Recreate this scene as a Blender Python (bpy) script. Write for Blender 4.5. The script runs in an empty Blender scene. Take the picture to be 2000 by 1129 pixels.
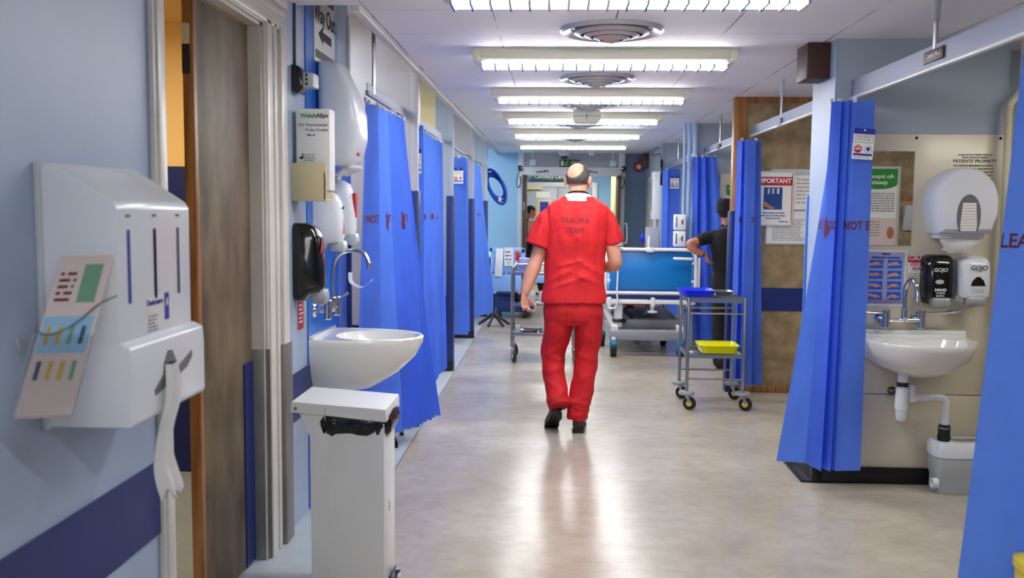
import bpy, bmesh, math, random
from mathutils import Vector, Matrix, noise
PI = math.pi
random.seed(7)
C = bpy.context.scene.collection
sc = bpy.context.scene

# ------------------------------------------------------------------ camera
cam_d = bpy.data.cameras.new('camera')
cam = bpy.data.objects.new('camera', cam_d); C.objects.link(cam)
cam_d.sensor_width = 36; cam_d.lens = 32.4; cam_d.clip_start = 0.05; cam_d.clip_end = 200
cam.matrix_world = Matrix(((0.99897838, -0.01298745, 0.04328428, 0), (0.04423827, 0.08543516, -0.99536114, 0),
                           (0.0092292, 0.99625908, 0.08592242, 1.5), (0, 0, 0, 1)))
sc.camera = cam
cam_d.dof.use_dof = True; cam_d.dof.focus_distance = 6.1; cam_d.dof.aperture_fstop = 3.6
# ------------------------------------------------------------------ world, exposure
w = bpy.data.worlds.new('world'); sc.world = w; w.use_nodes = True
w.node_tree.nodes['Background'].inputs[0].default_value = (0.75, 0.85, 1, 1)
w.node_tree.nodes['Background'].inputs[1].default_value = 0.3
sc.view_settings.view_transform = 'Standard'; sc.view_settings.look = 'None'
sc.view_settings.exposure = 0.85; sc.view_settings.gamma = 1; sc.view_settings.use_curve_mapping = False
LAMP = 30.0            # strength of the fluorescent tubes
BAYLAMP = 14.0

# ------------------------------------------------------------------ helpers
def lin(h):
    r = [int(h[i:i+2], 16)/255 for i in (0, 2, 4)]
    return tuple((c/12.92 if c <= .04045 else ((c+.055)/1.055)**2.4) for c in r) + (1,)
def mat(name, col, rough=.5, metal=0., emit=0., noise_amt=0., scale=(8, 8, 8), bump=0., bscale=60, trans=0., coat=0., alpha=1., glass=False, col2=None, detail=4, spec=.5):
    m = bpy.data.materials.new(name); m.use_nodes = True
    nt = m.node_tree; b = nt.nodes['Principled BSDF']; L = nt.links
    c = lin(col) if isinstance(col, str) else col
    b.inputs['Base Color'].default_value = c
    b.inputs['Roughness'].default_value = rough; b.inputs['Metallic'].default_value = metal
    b.inputs['Coat Weight'].default_value = coat; b.inputs['Coat Roughness'].default_value = .1
    b.inputs['Specular IOR Level'].default_value = spec
    if emit: b.inputs['Emission Color'].default_value = c; b.inputs['Emission Strength'].default_value = emit
    if glass: b.inputs['Transmission Weight'].default_value = 1; b.inputs['IOR'].default_value = 1.3
    if alpha < 1: b.inputs['Alpha'].default_value = alpha
    if noise_amt or col2 or bump:
        tc = nt.nodes.new('ShaderNodeTexCoord'); mp = nt.nodes.new('ShaderNodeMapping')
        mp.inputs['Scale'].default_value = scale; L.new(tc.outputs['Object'], mp.inputs[0])
    if noise_amt or col2:
        n = nt.nodes.new('ShaderNodeTexNoise'); n.inputs['Detail'].default_value = detail; n.inputs['Scale'].default_value = 1
        L.new(mp.outputs[0], n.inputs['Vector'])
        rp = nt.nodes.new('ShaderNodeValToRGB')
        c2 = lin(col2) if col2 else tuple(x*(1-noise_amt) for x in c[:3])+(1,)
        rp.color_ramp.elements[0].position = .35; rp.color_ramp.elements[1].position = .65
        rp.color_ramp.elements[0].color = c2; rp.color_ramp.elements[1].color = c
        L.new(n.outputs['Fac'], rp.inputs[0]); L.new(rp.outputs[0], b.inputs['Base Color'])
    if bump:
        n2 = nt.nodes.new('ShaderNodeTexNoise'); n2.inputs['Scale'].default_value = bscale; n2.inputs['Detail'].default_value = 3
        L.new(tc.outputs['Object'], n2.inputs['Vector'])
        bp = nt.nodes.new('ShaderNodeBump'); bp.inputs['Strength'].default_value = bump; bp.inputs['Distance'].default_value = .01
        L.new(n2.outputs['Fac'], bp.inputs['Height']); L.new(bp.outputs[0], b.inputs['Normal'])
    if trans:
        t = nt.nodes.new('ShaderNodeBsdfTranslucent'); t.inputs[0].default_value = tuple(min(1, x*1.6) for x in c[:3])+(1,)
        mx = nt.nodes.new('ShaderNodeMixShader'); mx.inputs[0].default_value = trans
        out = nt.nodes['Material Output']
        L.new(b.outputs[0], mx.inputs[1]); L.new(t.outputs[0], mx.inputs[2]); L.new(mx.outputs[0], out.inputs[0])
    return m

M = dict(
 wall=mat('pale blue wall paint', '9fb0c9', .45, noise_amt=.05, scale=(3, 3, 3), bump=.04, bscale=250),
 wallg=mat('grey blue wall paint', 'a3b0bd', .55, noise_amt=.05, scale=(3, 3, 3)),
 wallw=mat('off white partition', 'a6a9b4', .5, noise_amt=.05, scale=(3, 3, 3)),
 sky=mat('light blue wall paint', '93bddb', .5, noise_amt=.04, scale=(3, 3, 3)),
 slate=mat('slate blue wall paint', '56708f', .5, noise_amt=.1, scale=(3, 3, 1)),
 navy=mat('navy vinyl', '10266b', .4, noise_amt=.1),
 cream=mat('cream paint', 'e0d09a', .6), yellowwall=mat('yellow wall paint', 'f0c880', .6),
 bluepan=mat('mid blue panel', '1c66c8', .3), guard=mat('blue edge guard', '3a6bc0', .4),
 white=mat('white paint', 'dedfe0', .35), trimw=mat('ivory gloss trim', 'd6d2cc', .35, noise_amt=.06),
 plastic=mat('white plastic', 'dfe3ea', .25, spec=.5), greyplastic=mat('pale grey plastic', 'b9bfc4', .4),
 ceramic=mat('white ceramic', 'e6e6e2', .06, coat=.6), lidw=mat('white enamel', 'dfe2e4', .3),
 chrome=mat('chrome', 'd8dade', .08, 1.), steel=mat('brushed steel', 'a9abae', .28, 1., noise_amt=.1, scale=(3, 3, 80)),
 guardmetal=mat('worn metal guard', '8c8a88', .45, .6, noise_amt=.2, scale=(10, 10, 4)),
 black=mat('black plastic', '0a0a0c', .15, coat=.4), rubber=mat('black rubber', '111214', .6), bag=mat('black polythene', '0b0b0d', .2, bump=.6, bscale=30),
 cloth_black=mat('black cloth', '0c0c10', .85, bump=.2, bscale=25), lamwood=mat('grey brown laminate', '786850', .55, col2='544636', scale=(7, 9, 4), detail=12),
 lamdark=mat('brown laminate board', 'a08a66', .5, col2='7d694a', scale=(9, 9, 9), detail=8),
 oak=mat('oak edging', 'a5713a', .4, col2='7c4a1c', scale=(40, 40, 3)), brownwood=mat('dark brown wood', '4a2a1c', .5, noise_amt=.3, scale=(20, 20, 4)),
 panelcream=mat('cream splash panel', 'd8cfb8', .25, noise_amt=.03), skirt=mat('black skirting', '0b0c0e', .3),
 rail=mat('grey aluminium rail', '858ba0', .5, .2), lampbody=mat('cream lamp housing', 'e2e0cc', .4), grille=mat('louvre silver', 'c9ced6', .2, .8),
 tube=mat('lit diffuser', (1, 1, 1, 1), .5, emit=LAMP), baytube=mat('lit bay diffuser', (1, .94, .84, 1), .5, emit=BAYLAMP),
 roomtube=mat('lit warm lamp', (1, .84, .58, 1), .5, emit=26), leftbaytube=mat('lit left bay diffuser', (.92, .96, 1, 1), .5, emit=30), halltube=mat('lit hall diffuser', (1, .98, .92, 1), .5, emit=14),
 alum=mat('diffuser aluminium', 'b4b4ba', .42, .55), darkmetal=mat('dark metal', '3b3d42', .4, .7),
 red=mat('red scrub cotton', 'd5161e', .75, noise_amt=.12, scale=(6, 6, 6), bump=.55, bscale=16), reddark=mat('dark red scrub cotton', 'cc0e16', .75, noise_amt=.15, scale=(6, 6, 6), bump=.6, bscale=14),
 textred=mat('dark red print', '6d1416', .7), textgrey=mat('faded grey print', '6f3035', .8), skin=mat('skin', 'd79a80', .5, noise_amt=.10, scale=(14, 14, 14), bump=.06, bscale=120, spec=.35),
 skin2=mat('tanned skin', 'b9785a', .5, noise_amt=.1, scale=(14, 14, 14)), hair=mat('grey hair', '5b5550', .9, bump=.5, bscale=160, noise_amt=.45, scale=(50, 50, 50)), darkhair=mat('dark brown hair', '241712', .8, bump=.4, bscale=150),
 leather=mat('brown leather', '43241c', .3), sole=mat('black rubber sole', '0e0c0c', .5), darkshoe=mat('black leather shoe', '17110f', .35),
 paper=mat('white paper', 'e6e5e2', .6), ink=mat('black ink', '15151a', .7), inkgrey=mat('grey ink', '6b6b70', .7), inkblue=mat('blue ink', '1b2c9a', .6), inkred=mat('red ink', 'c01822', .6), inkgreen=mat('green ink', '1f8a2f', .6),
 signgreen=mat('dark green sign', '12594f', .5), exitgreen=mat('exit sign green', '0c3a24', .4), exitglow=mat('exit pictogram', 'cfe6a0', .5), lilac=mat('lilac card', '9fa6cc', .5), picblue=mat('picture blue', '1560d0', .5), picdark=mat('picture dark blue', '123f86', .5),
 brochure=mat('brochure pink', 'd8c6c0', .5), brochuregreen=mat('brochure green', '6fa080', .5), brochureyel=mat('brochure yellow', 'c8a63a', .5), cream2=mat('cream plastic holder', 'cbbd93', .45),
 bedblue=mat('bed blue board', '0a74c0', .35), bedlight=mat('light blue plastic', '86b4ec', .35), mattress=mat('blue mattress cover', '5f86d0', .5), trayblue=mat('bright blue tray', '0c2ef0', .3), trayyel=mat('bright yellow tray', 'f3f000', .3),
 castorblue=mat('teal castor cover', '127fae', .35), bumper=mat('grey rubber bumper', '8b8f93', .5), hub=mat('yellow hub', 'd8b63a', .4), darkblue=mat('dark blue fabric', '1c3470', .7), slingblue=mat('royal blue fabric', '1e4fc0', .7),
 clear=mat('clear acrylic', 'ffffff', .05, glass=True), mirror=mat('mirror glass', 'e0e0e0', .01, 1.), bellred=mat('red enamel', 'c81e1e', .3), tissue=mat('tissue paper', 'e9e8e6', .8, trans=.3),
 soapgrey=mat('grey push lever', '9a9da0', .35), pipecream=mat('cream pipe', 'd8cfae', .35), dgrey=mat('dark grey cover', '686970', .5), greygate=mat('grey trolley cover', '8b8b92', .45), mug=mat('lilac plastic', '8a93dd', .4),
 inkwhite=mat('white ink', 'f0f0f0', .5), cardboard=mat('cardboard', 'c49a78', .7), pulp=mat('grey steel tray', 'a0a4a8', .3, .8), curtain=None, doorgrey=mat('grey door paint', 'aab3bd', .4), floorhall=mat('beige hall vinyl', 'cbb896', .25),
 eye=mat('eye white', 'e8e4e0', .2), lip=mat('lips', 'a8584c', .5), yellowbag=mat('yellow plastic', 'f2d500', .35), blackvoid=mat('dark recess', '050506', .8), slatebox=mat('blue grey cable', '3a4a60', .5))
def curtain_mat():
    m = mat('blue pleated curtain fabric', '577fee', .65, trans=.40, noise_amt=.2, scale=(7, 7, 4), bump=.12, bscale=300, spec=.25)
    return m
M['curtain'] = curtain_mat()
M['pipeblue'] = mat('light blue painted pipe', '9ab6dc', .35)

# floor vinyl: soft mottled beige grey with a satin reflection
def floor_mat(name, a, b, c_, rough):
    m = bpy.data.materials.new(name); m.use_nodes = True; nt = m.node_tree; L = nt.links; bs = nt.nodes['Principled BSDF']
    tc = nt.nodes.new('ShaderNodeTexCoord')
    def nz(s, d, rg=.6):
        mp = nt.nodes.new('ShaderNodeMapping'); mp.inputs['Scale'].default_value = s; L.new(tc.outputs['Object'], mp.inputs[0])
        n = nt.nodes.new('ShaderNodeTexNoise'); n.inputs['Scale'].default_value = 1; n.inputs['Detail'].default_value = d; n.inputs['Roughness'].default_value = rg
        L.new(mp.outputs[0], n.inputs['Vector']); return n
    n1 = nz((1.6, 1.6, 1), 6); n2 = nz((9, 14, 1), 8, .7)
    r1 = nt.nodes.new('ShaderNodeValToRGB'); r1.color_ramp.elements[0].position = .3; r1.color_ramp.elements[1].position = .7
    r1.color_ramp.elements[0].color = lin(a); r1.color_ramp.elements[1].color = lin(b); L.new(n1.outputs[0], r1.inputs[0])
    mx = nt.nodes.new('ShaderNodeMixRGB'); mx.blend_type = 'MIX'; mx.inputs[2].default_value = lin(c_)
    r2 = nt.nodes.new('ShaderNodeMapRange'); r2.inputs[1].default_value = .45; r2.inputs[2].default_value = .75; r2.inputs[4].default_value = .55
    L.new(n2.outputs[0], r2.inputs[0]); L.new(r2.outputs[0], mx.inputs[0]); L.new(r1.outputs[0], mx.inputs[1]); L.new(mx.outputs[0], bs.inputs['Base Color'])
    r3 = nt.nodes.new('ShaderNodeMapRange'); r3.inputs[3].default_value = rough-.05; r3.inputs[4].default_value = rough+.08
    L.new(n1.outputs[0], r3.inputs[0]); L.new(r3.outputs[0], bs.inputs['Roughness'])
    bs.inputs['Specular IOR Level'].default_value = .6
    return m
M['floor'] = floor_mat('mottled vinyl floor', 'a39888', 'bab1a3', '92877a', .2)
M['floorbay'] = floor_mat('pale bay vinyl', 'a4b0bd', 'b4bcc6', 'a29c90', .3)
# ceiling tiles with thin dark joints
def ceil_mat():
    m = bpy.data.materials.new('ceiling tiles'); m.use_nodes = True; nt = m.node_tree; L = nt.links; bs = nt.nodes['Principled BSDF']
    tc = nt.nodes.new('ShaderNodeTexCoord'); sp = nt.nodes.new('ShaderNodeSeparateXYZ'); L.new(tc.outputs['Object'], sp.inputs[0])
    def mt(op, a, b=None):
        n = nt.nodes.new('ShaderNodeMath'); n.operation = op
        for i, v in enumerate((a, b)):
            if v is None: continue
            if isinstance(v, (int, float)): n.inputs[i].default_value = v
            else: L.new(v, n.inputs[i])
        return n.outputs[0]
    def line(o, off, step, wd):
        f = mt('FRACT', mt('DIVIDE', mt('ADD', o, off), step))
        return mt('LESS_THAN', f, wd/step)
    lx = line(sp.outputs[0], 20*.59+.30, .59, .007); ly = line(sp.outputs[1], -4.98+20*.58, .58, .005)
    mk = mt('MAXIMUM', lx, ly)
    nz = nt.nodes.new('ShaderNodeTexNoise'); nz.inputs['Scale'].default_value = 2.3; L.new(tc.outputs['Object'], nz.inputs['Vector'])
    g = nt.nodes.new('ShaderNodeMapRange'); g.inputs[1].default_value = .4; g.inputs[2].default_value = .6; L.new(nz.outputs[0], g.inputs[0])
    mk2 = mt('MULTIPLY', mk, g.outputs[0])
    mx = nt.nodes.new('ShaderNodeMixRGB'); mx.inputs[1].default_value = lin('ecebf0'); mx.inputs[2].default_value = lin('63656c')
    L.new(mk2, mx.inputs[0]); L.new(mx.outputs[0], bs.inputs['Base Color']); bs.inputs['Roughness'].default_value = .7
    return m
M['ceil'] = ceil_mat()

def loc_of(parent): return Vector((0, 0, 0)) if parent is None else parent['_w'] if False else WL.get(parent.name, Vector((0, 0, 0)))
WL = {}
def finish(name, me, m, parent=None, origin=None, sharp=35, smooth=True):
    """me in world coordinates (or local ones when the parent has no recorded place)."""
    o = bpy.data.objects.new(name, me); C.objects.link(o)
    base = loc_of(parent) if parent is not None else (Vector(origin) if origin is not None else None)
    if parent is None and origin is None:
        xs = [v.co for v in me.vertices]
        if xs:
            base = Vector(((min(c.x for c in xs)+max(c.x for c in xs))/2, (min(c.y for c in xs)+max(c.y for c in xs))/2, min(c.z for c in xs)))
        else: base = Vector()
    me.transform(Matrix.Translation(-base))
    if parent is None: o.location = base
    else: o.parent = parent
    WL[o.name] = base
    if m is not None:
        for mm in (m if isinstance(m, (list, tuple)) else [m]): me.materials.append(M[mm])
    if smooth:
        for p in me.polygons: p.use_smooth = True
        me.set_sharp_from_angle(angle=math.radians(sharp))
    return o
def obj(name, bm, m, parent=None, origin=None, sharp=35, smooth=True):
    bmesh.ops.recalc_face_normals(bm, faces=bm.faces[:])
    me = bpy.data.meshes.new(name); bm.to_mesh(me); bm.free()
    return finish(name, me, m, parent, origin, sharp, smooth)
def tag(o, label, cat, group=None, kind=None):
    if label: o['label'] = label
    if cat: o['category'] = cat
    if group: o['group'] = group
    if kind: o['kind'] = kind
    return o
def thing(name, label, cat, loc, group=None):
    o = bpy.data.objects.new(name, None); C.objects.link(o); o.location = loc; o.empty_display_size = .05
    WL[o.name] = Vector(loc); return tag(o, label, cat, group)
def local_thing(name, label, cat, loc, group=None, rz=0):
    o = bpy.data.objects.new(name, None); C.objects.link(o); o.location = loc; o.rotation_euler = (0, 0, rz)
    WL[o.name] = Vector((0, 0, 0)); return tag(o, label, cat, group)
def struct(name, bm, m, **k):
    o = obj(name, bm, m, origin=(0, 0, 0), **k); o['kind'] = 'structure'; return o
def dup(o, loc, label=None, parent=None):
    c = o.copy(); C.objects.link(c)
    if parent is not None: c.parent = parent
    else:
        c.location = loc
        if label: c['label'] = label
    for ch in [q for q in bpy.data.objects if q.parent == o]: dup(ch, None, None, c)
    return c

def B(): return bmesh.new()
def add_bm(dst, src, mtx=None):
    if mtx is not None: bmesh.ops.transform(src, matrix=mtx, verts=src.verts[:])
    me = bpy.data.meshes.new('tmp'); src.to_mesh(me); src.free(); dst.from_mesh(me); bpy.data.meshes.remove(me)
def box(bm, x0, x1, y0, y1, z0, z1, bev=0., seg=2, mtx=None):
    t = bmesh.new()
    g = bmesh.ops.create_cube(t, size=1)
    bmesh.ops.transform(t, matrix=Matrix.Translation(((x0+x1)/2, (y0+y1)/2, (z0+z1)/2)) @ Matrix.Diagonal((abs(x1-x0), abs(y1-y0), abs(z1-z0), 1)), verts=t.verts[:])
    if bev: bmesh.ops.bevel(t, geom=t.edges[:], offset=bev, segments=seg, affect='EDGES', profile=.5)
    add_bm(bm, t, mtx); return bm
def bx(x0, x1, y0, y1, z0, z1, bev=0., seg=2): return box(B(), x0, x1, y0, y1, z0, z1, bev, seg)
def prism(bm, poly, axis, a, b, bev=0., mtx=None):
    """poly: list of 2D points; axis 'x','y','z' is the extrusion axis from a to b."""
    t = bmesh.new()
    def P(p, h):
        return {'x': (h, p[0], p[1]), 'y': (p[0], h, p[1]), 'z': (p[0], p[1], h)}[axis]
    v0 = [t.verts.new(P(p, a)) for p in poly]; v1 = [t.verts.new(P(p, b)) for p in poly]
    t.faces.new(v0); t.faces.new(v1[::-1]); n = len(poly)
    for i in range(n): t.faces.new((v0[i], v1[i], v1[(i+1) % n], v0[(i+1) % n]))
    bmesh.ops.recalc_face_normals(t, faces=t.faces[:])
    if bev: bmesh.ops.bevel(t, geom=t.edges[:], offset=bev, segments=2, affect='EDGES', profile=.5)
    add_bm(bm, t, mtx); return bm
def tube(bm, pts, rad, seg=12, ref=(0, 0, 1), ref_is_side=False, round_caps=False, squ=2.0):
    pts = [Vector(p) for p in pts]; n = len(pts)
    if not isinstance(rad, (list, tuple)): rad = [rad]*n
    rings = []; side = None
    for i, p in enumerate(pts):
        t = (pts[min(i+1, n-1)]-pts[max(i-1, 0)]).normalized()
        r = Vector(ref)
        if ref_is_side: s = (r - t*r.dot(t))
        elif side is not None: s = side - t*side.dot(t)
        else:
            s = r.cross(t)
            if s.length < .2: s = Vector((1, 0, 0)).cross(t)
            if s.length < .2: s = Vector((0, 1, 0)).cross(t)
        s.normalize(); side = s; o = t.cross(s).normalized()
        a, b = rad[i] if isinstance(rad[i], (tuple, list)) else (rad[i], rad[i])
        ring = []
        for k in range(seg):
            an = 2*PI*k/seg; ca, sa = math.cos(an), math.sin(an)
            e = 2/squ; ca = math.copysign(abs(ca)**e, ca); sa = math.copysign(abs(sa)**e, sa)
            ring.append(bm.verts.new(p+s*a*ca+o*b*sa))
        rings.append(ring)
    for r0, r1 in zip(rings, rings[1:]):
        for k in range(seg): bm.faces.new((r0[k], r0[(k+1) % seg], r1[(k+1) % seg], r1[k]))
    for ring, p, d in ((rings[0], pts[0], -1), (rings[-1], pts[-1], 1)):
        if round_caps:
            q = pts[1]-pts[0] if d < 0 else pts[-1]-pts[-2]; q.normalize()
            a = rad[0] if d < 0 else rad[-1]; a = min(a) if isinstance(a, (tuple, list)) else a
            c = bm.verts.new(p+q*d*a*.9)
            mid = [bm.verts.new(p+(v.co-p)*.72+q*d*a*.62) for v in ring]
            for k in range(seg):
                bm.faces.new((ring[k], ring[(k+1) % seg], mid[(k+1) % seg], mid[k])); bm.faces.new((mid[k], mid[(k+1) % seg], c))
        else: bm.faces.new(ring)
    return bm
def smooth_path(pts, n=6, closed=False):
    P = [Vector(p) for p in pts]; out = []
    N = len(P)
    for i in range(N if closed else N-1):
        if closed: p0, p1, p2, p3 = P[i-1], P[i], P[(i+1) % N], P[(i+2) % N]
        else: p0, p1, p2, p3 = P[max(i-1, 0)], P[i], P[i+1], P[min(i+2, N-1)]
        for k in range(n):
            t = k/n
            out.append(.5*((2*p1)+(-p0+p2)*t+(2*p0-5*p1+4*p2-p3)*t*t+(-p0+3*p1-3*p2+p3)*t**3))
    if not closed: out.append(P[-1])
    return out
def lathe(bm, prof, c, axis='z', seg=24, sx=1., sy=1.):
    """prof: (radius, height) list"""
    c = Vector(c); rings = []
    for r, h in prof:
        ring = []
        for k in range(seg):
            a = 2*PI*k/seg; u, v = r*math.cos(a)*sx, r*math.sin(a)*sy
            q = {'z': (u, v, h), 'y': (u, h, v), 'x': (h, u, v)}[axis]
            ring.append(bm.verts.new(c+Vector(q)))
        rings.append(ring)
    for r0, r1 in zip(rings, rings[1:]):
        for k in range(seg): bm.faces.new((r0[k], r0[(k+1) % seg], r1[(k+1) % seg], r1[k]))
    if prof[0][0] > 1e-5: bm.faces.new(rings[0])
    if prof[-1][0] > 1e-5: bm.faces.new(rings[-1][::-1])
    bmesh.ops.remove_doubles(bm, verts=[v for r in rings for v in r], dist=1e-6)
    return bm
def ell(bm, c, r, R=None, seg=20):
    t = bmesh.new(); bmesh.ops.create_uvsphere(t, u_segments=seg, v_segments=seg*2//3, radius=1)
    m = Matrix.Translation(Vector(c)) @ (R.to_4x4() if R is not None else Matrix.Identity(4)) @ Matrix.Diagonal((*r, 1))
    add_bm(bm, t, m); return bm
def loft(bm, rings, close=True):
    """rings: list of lists of points, same count, closed loops"""
    V = [[bm.verts.new(p) for p in r] for r in rings]; n = len(V[0])
    for a, b in zip(V, V[1:]):
        for k in range(n): bm.faces.new((a[k], a[(k+1) % n], b[(k+1) % n], b[k]))
    if close: bm.faces.new(V[0]); bm.faces.new(V[-1][::-1])
    return bm
def sup(cx, cy, z, a, b, n=40, e=2.4, rot=0):
    out = []
    for k in range(n):
        t = 2*PI*k/n; ca, sa = math.cos(t), math.sin(t)
        x = a*math.copysign(abs(ca)**(2/e), ca); y = b*math.copysign(abs(sa)**(2/e), sa)
        out.append(Vector((cx+x*math.cos(rot)-y*math.sin(rot), cy+x*math.sin(rot)+y*math.cos(rot), z)))
    return out
def remesh(bm, voxel, smooth=6):
    bmesh.ops.recalc_face_normals(bm, faces=bm.faces[:])
    me = bpy.data.meshes.new('tmp'); bm.to_mesh(me); bm.free()
    o = bpy.data.objects.new('tmp', me); C.objects.link(o)
    md = o.modifiers.new('r', 'REMESH'); md.mode = 'VOXEL'; md.voxel_size = voxel; md.use_smooth_shade = True
    if smooth:
        s = o.modifiers.new('s', 'SMOOTH'); s.factor = .5; s.iterations = smooth
    dg = bpy.context.evaluated_depsgraph_get(); dg.update()
    out = bpy.data.meshes.new_from_object(o.evaluated_get(dg)); bpy.data.objects.remove(o); bpy.data.meshes.remove(me)
    return out
def text_mesh(s, size, bold=0., align='CENTER', extrude=0., spacing=1., shear=0.):
    cu = bpy.data.curves.new('t', 'FONT'); cu.body = s; cu.size = size; cu.offset = bold*size; cu.align_x = align; cu.align_y = 'BOTTOM_BASELINE' if False else 'BOTTOM'
    cu.extrude = extrude; cu.space_character = spacing; cu.resolution_u = 3; cu.shear = shear
    o = bpy.data.objects.new('t', cu); C.objects.link(o)
    dg = bpy.context.evaluated_depsgraph_get(); dg.update()
    me = bpy.data.meshes.new_from_object(o.evaluated_get(dg)); bpy.data.objects.remove(o); bpy.data.curves.remove(cu)
    return me
def lettering(s, size, m, parent, org, xd=(1, 0, 0), up=(0, 0, 1), bold=.01, align='CENTER', name='lettering', spacing=1., xs=1., label=None, shear=0.):
    me = text_mesh(s, size, bold, align, .0005, spacing, shear)
    xd = Vector(xd).normalized(); up = Vector(up).normalized(); nn = xd.cross(up)
    R = Matrix((xd*xs, up, nn)).transposed().to_4x4()
    me.transform(Matrix.Translation(Vector(org)) @ R)
    o = finish(name, me, m, parent, smooth=False)
    if label: o['label'] = label
    return o
def bars(bm, x0, x1, ztop, n, step, h, y, jit=.1, xd=(1, 0, 0), org=(0, 0, 0), up=(0, 0, 1), gaps=True):
    """rows of tiny unreadable print, as raised strips on a sheet: x along xd, z along up"""
    xd = Vector(xd).normalized(); up = Vector(up).normalized(); nn = xd.cross(up); o = Vector(org)
    for i in range(n):
        xe = x1-(x1-x0)*random.random()*jit; x = x0
        while x < xe-.002:
            wl = min(random.uniform(.5, 2.2)*h*2.2, xe-x); zz = ztop-i*step
            q = [o+xd*a+up*b+nn*y for a, b in ((x, zz), (x+wl, zz), (x+wl, zz-h), (x, zz-h))]
            bm.faces.new([bm.verts.new(p) for p in q]); x += wl+h*.9
    return bm
def sheet(bm, org, xd, up, w_, h_, t=.001, off=0.):
    xd = Vector(xd).normalized(); up = Vector(up).normalized(); nn = xd.cross(up); o = Vector(org)+nn*off
    a = [o, o+xd*w_, o+xd*w_+up*h_, o+up*h_]
    v0 = [bm.verts.new(p) for p in a]; v1 = [bm.verts.new(p+nn*t) for p in a]
    bm.faces.new(v0); bm.faces.new(v1)
    for i in range(4): bm.faces.new((v0[i], v0[(i+1) % 4], v1[(i+1) % 4], v1[i]))
    return bm

exec_order = 0
# ================================================================== STRUCTURE
struct('floor', bx(-.89, 4.4, -3.2, 15.3, -.1, 0), 'floor')
struct('floor', bx(-3.6, -.89, -3.2, 15.3, -.1, -.001), 'floorbay')
struct('floor', bx(-3, 4, 15.3, 19, -.1, 0), 'floorhall')
struct('trim_1', bx(-.896, -.889, 5.0, 15.2, -.01, .002), 'inkgrey')
bm = bx(-.92, 4.4, 4.3, 15.3, 2.43, 2.5); box(bm, -1.3, 4.4, -3.2, 4.3, 2.43, 2.5)
struct('ceiling', bm, 'ceil')
struct('ceiling', bx(-3.6, -.92, 5.39, 15.3, 2.77, 2.85), 'wallw')
struct('ceiling', bx(-1.35, -.92, 4.3, 5.39, 2.77, 2.85), 'wallw')
struct('trim_2', box(bx(-.945, -.9, 4.3, 15.3, 2.405, 2.435, .004), -.925, -.915, 4.3, 15.3, 2.43, 2.78), 'trimw')
struct('ceiling', bx(-3, 4, 15.3, 19, 2.5, 2.6), 'wallw')
# left wall with the door opening (Y 2.8-3.79)
bm = bx(-1.3, -1.2, -3.2, 2.79, 0, 2.44); box(bm, -1.3, -1.2, 3.8, 5.39, 0, 2.78); box(bm, -1.3, -1.2, 2.79, 3.8, 2.26, 2.5)
struct('wall_left', bm, 'wall')
bm = bx(-1.2, -1.192, -3.2, 2.71, .5, .725); box(bm, -1.2, -1.192, 4.08, 5.30, .5, .725)
struct('trim_3', bm, 'navy')
struct('wall_back', bx(-3.6, 4.4, -3.3, -3.2, 0, 2.5), 'wall')
# door frame: jambs, architraves with stepped mouldings, head
bm = B()
box(bm, -1.32, -1.2, 2.79, 2.82, 0, 2.26); box(bm, -1.32, -1.2, 3.775, 3.80, 0, 2.26); box(bm, -1.32, -1.2, 2.79, 3.8, 2.235, 2.26)
for a, b, t in ((2.715, 2.80, .018), (2.73, 2.78, .026)):
    box(bm, -1.2, -1.2+t, a, b, 0, 2.26, .003)
for a, b, t in ((3.79, 4.07, .014), (3.80, 3.86, .022), (3.90, 3.93, .022), (3.97, 4.055, .03)):
    box(bm, -1.2, -1.2+t, a, b, 0, 2.27, .003)
for a, b, t in ((2.25, 2.415, .014), (2.255, 2.29, .022), (2.32, 2.345, .022), (2.36, 2.405, .03)):
    box(bm, -1.2, -1.2+t, 2.715, 4.07, a, b, .003)
struct('trim_4', bm, 'trimw')
bm = bx(-1.315, -1.203, 3.768, 3.776, 0, .905, .001); box(bm, -1.2, -1.182, 3.788, 3.796, 0, .905); box(bm, -1.19, -1.166, 3.96, 4.073, 0, .90, .002)
for z in (.2, .5, .82):
    lathe(bm, [(.006, 0), (.004, -.003), (0, -.003)], (-1.26, 3.768, z), 'y', 8)
struct('trim_5', bm, 'guardmetal')
# half leaf of the door, closed; the other leaf stands open in the room
dr = bx(-1.288, -1.252, 3.225, 3.772, .01, 2.235, .002)
d1 = struct('door_1', dr, 'lamwood')
bm = bx(-1.29, -1.25, 3.195, 3.228, .01, 2.235, .003)
obj('edge_strip', bm, 'oak', d1)
obj('top_lipping', bx(-1.289, -1.249, 3.195, 3.772, 2.225, 2.2355), 'oak', d1)
obj('kick_guard', bx(-1.252, -1.246, 3.66, 3.77, .01, .86), 'navy', d1)
bm = bx(-1.288, -1.262, 3.188, 3.197, 2.06, 2.13); obj('strike_plate', bm, 'cream2', d1)
bm = bx(-1.288, -1.262, 3.188, 3.1965, 1.96, 2.06); obj('keep', bm, 'darkmetal', d1)
obj('flush_bolt', bx(-1.283, -1.262, 3.19, 3.1965, 1.0, 1.06, .003), 'steel', d1)
# warm lit room behind the door
bm = bx(-3.5, -1.3, 5.05, 5.15, 0, 2.6); box(bm, -3.6, -3.5, .3, 5.15, 0, 2.6); box(bm, -3.5, -1.3, .2, .3, 0, 2.6); box(bm, -3.6, -1.3, .2, 5.15, 2.5, 2.6)
struct('wall_room', bm, 'yellowwall')
bm = bx(-3.5, -1.305, 5.04, 5.05, 0, 1.72)
struct('trim_6', bm, 'navy')
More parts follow.
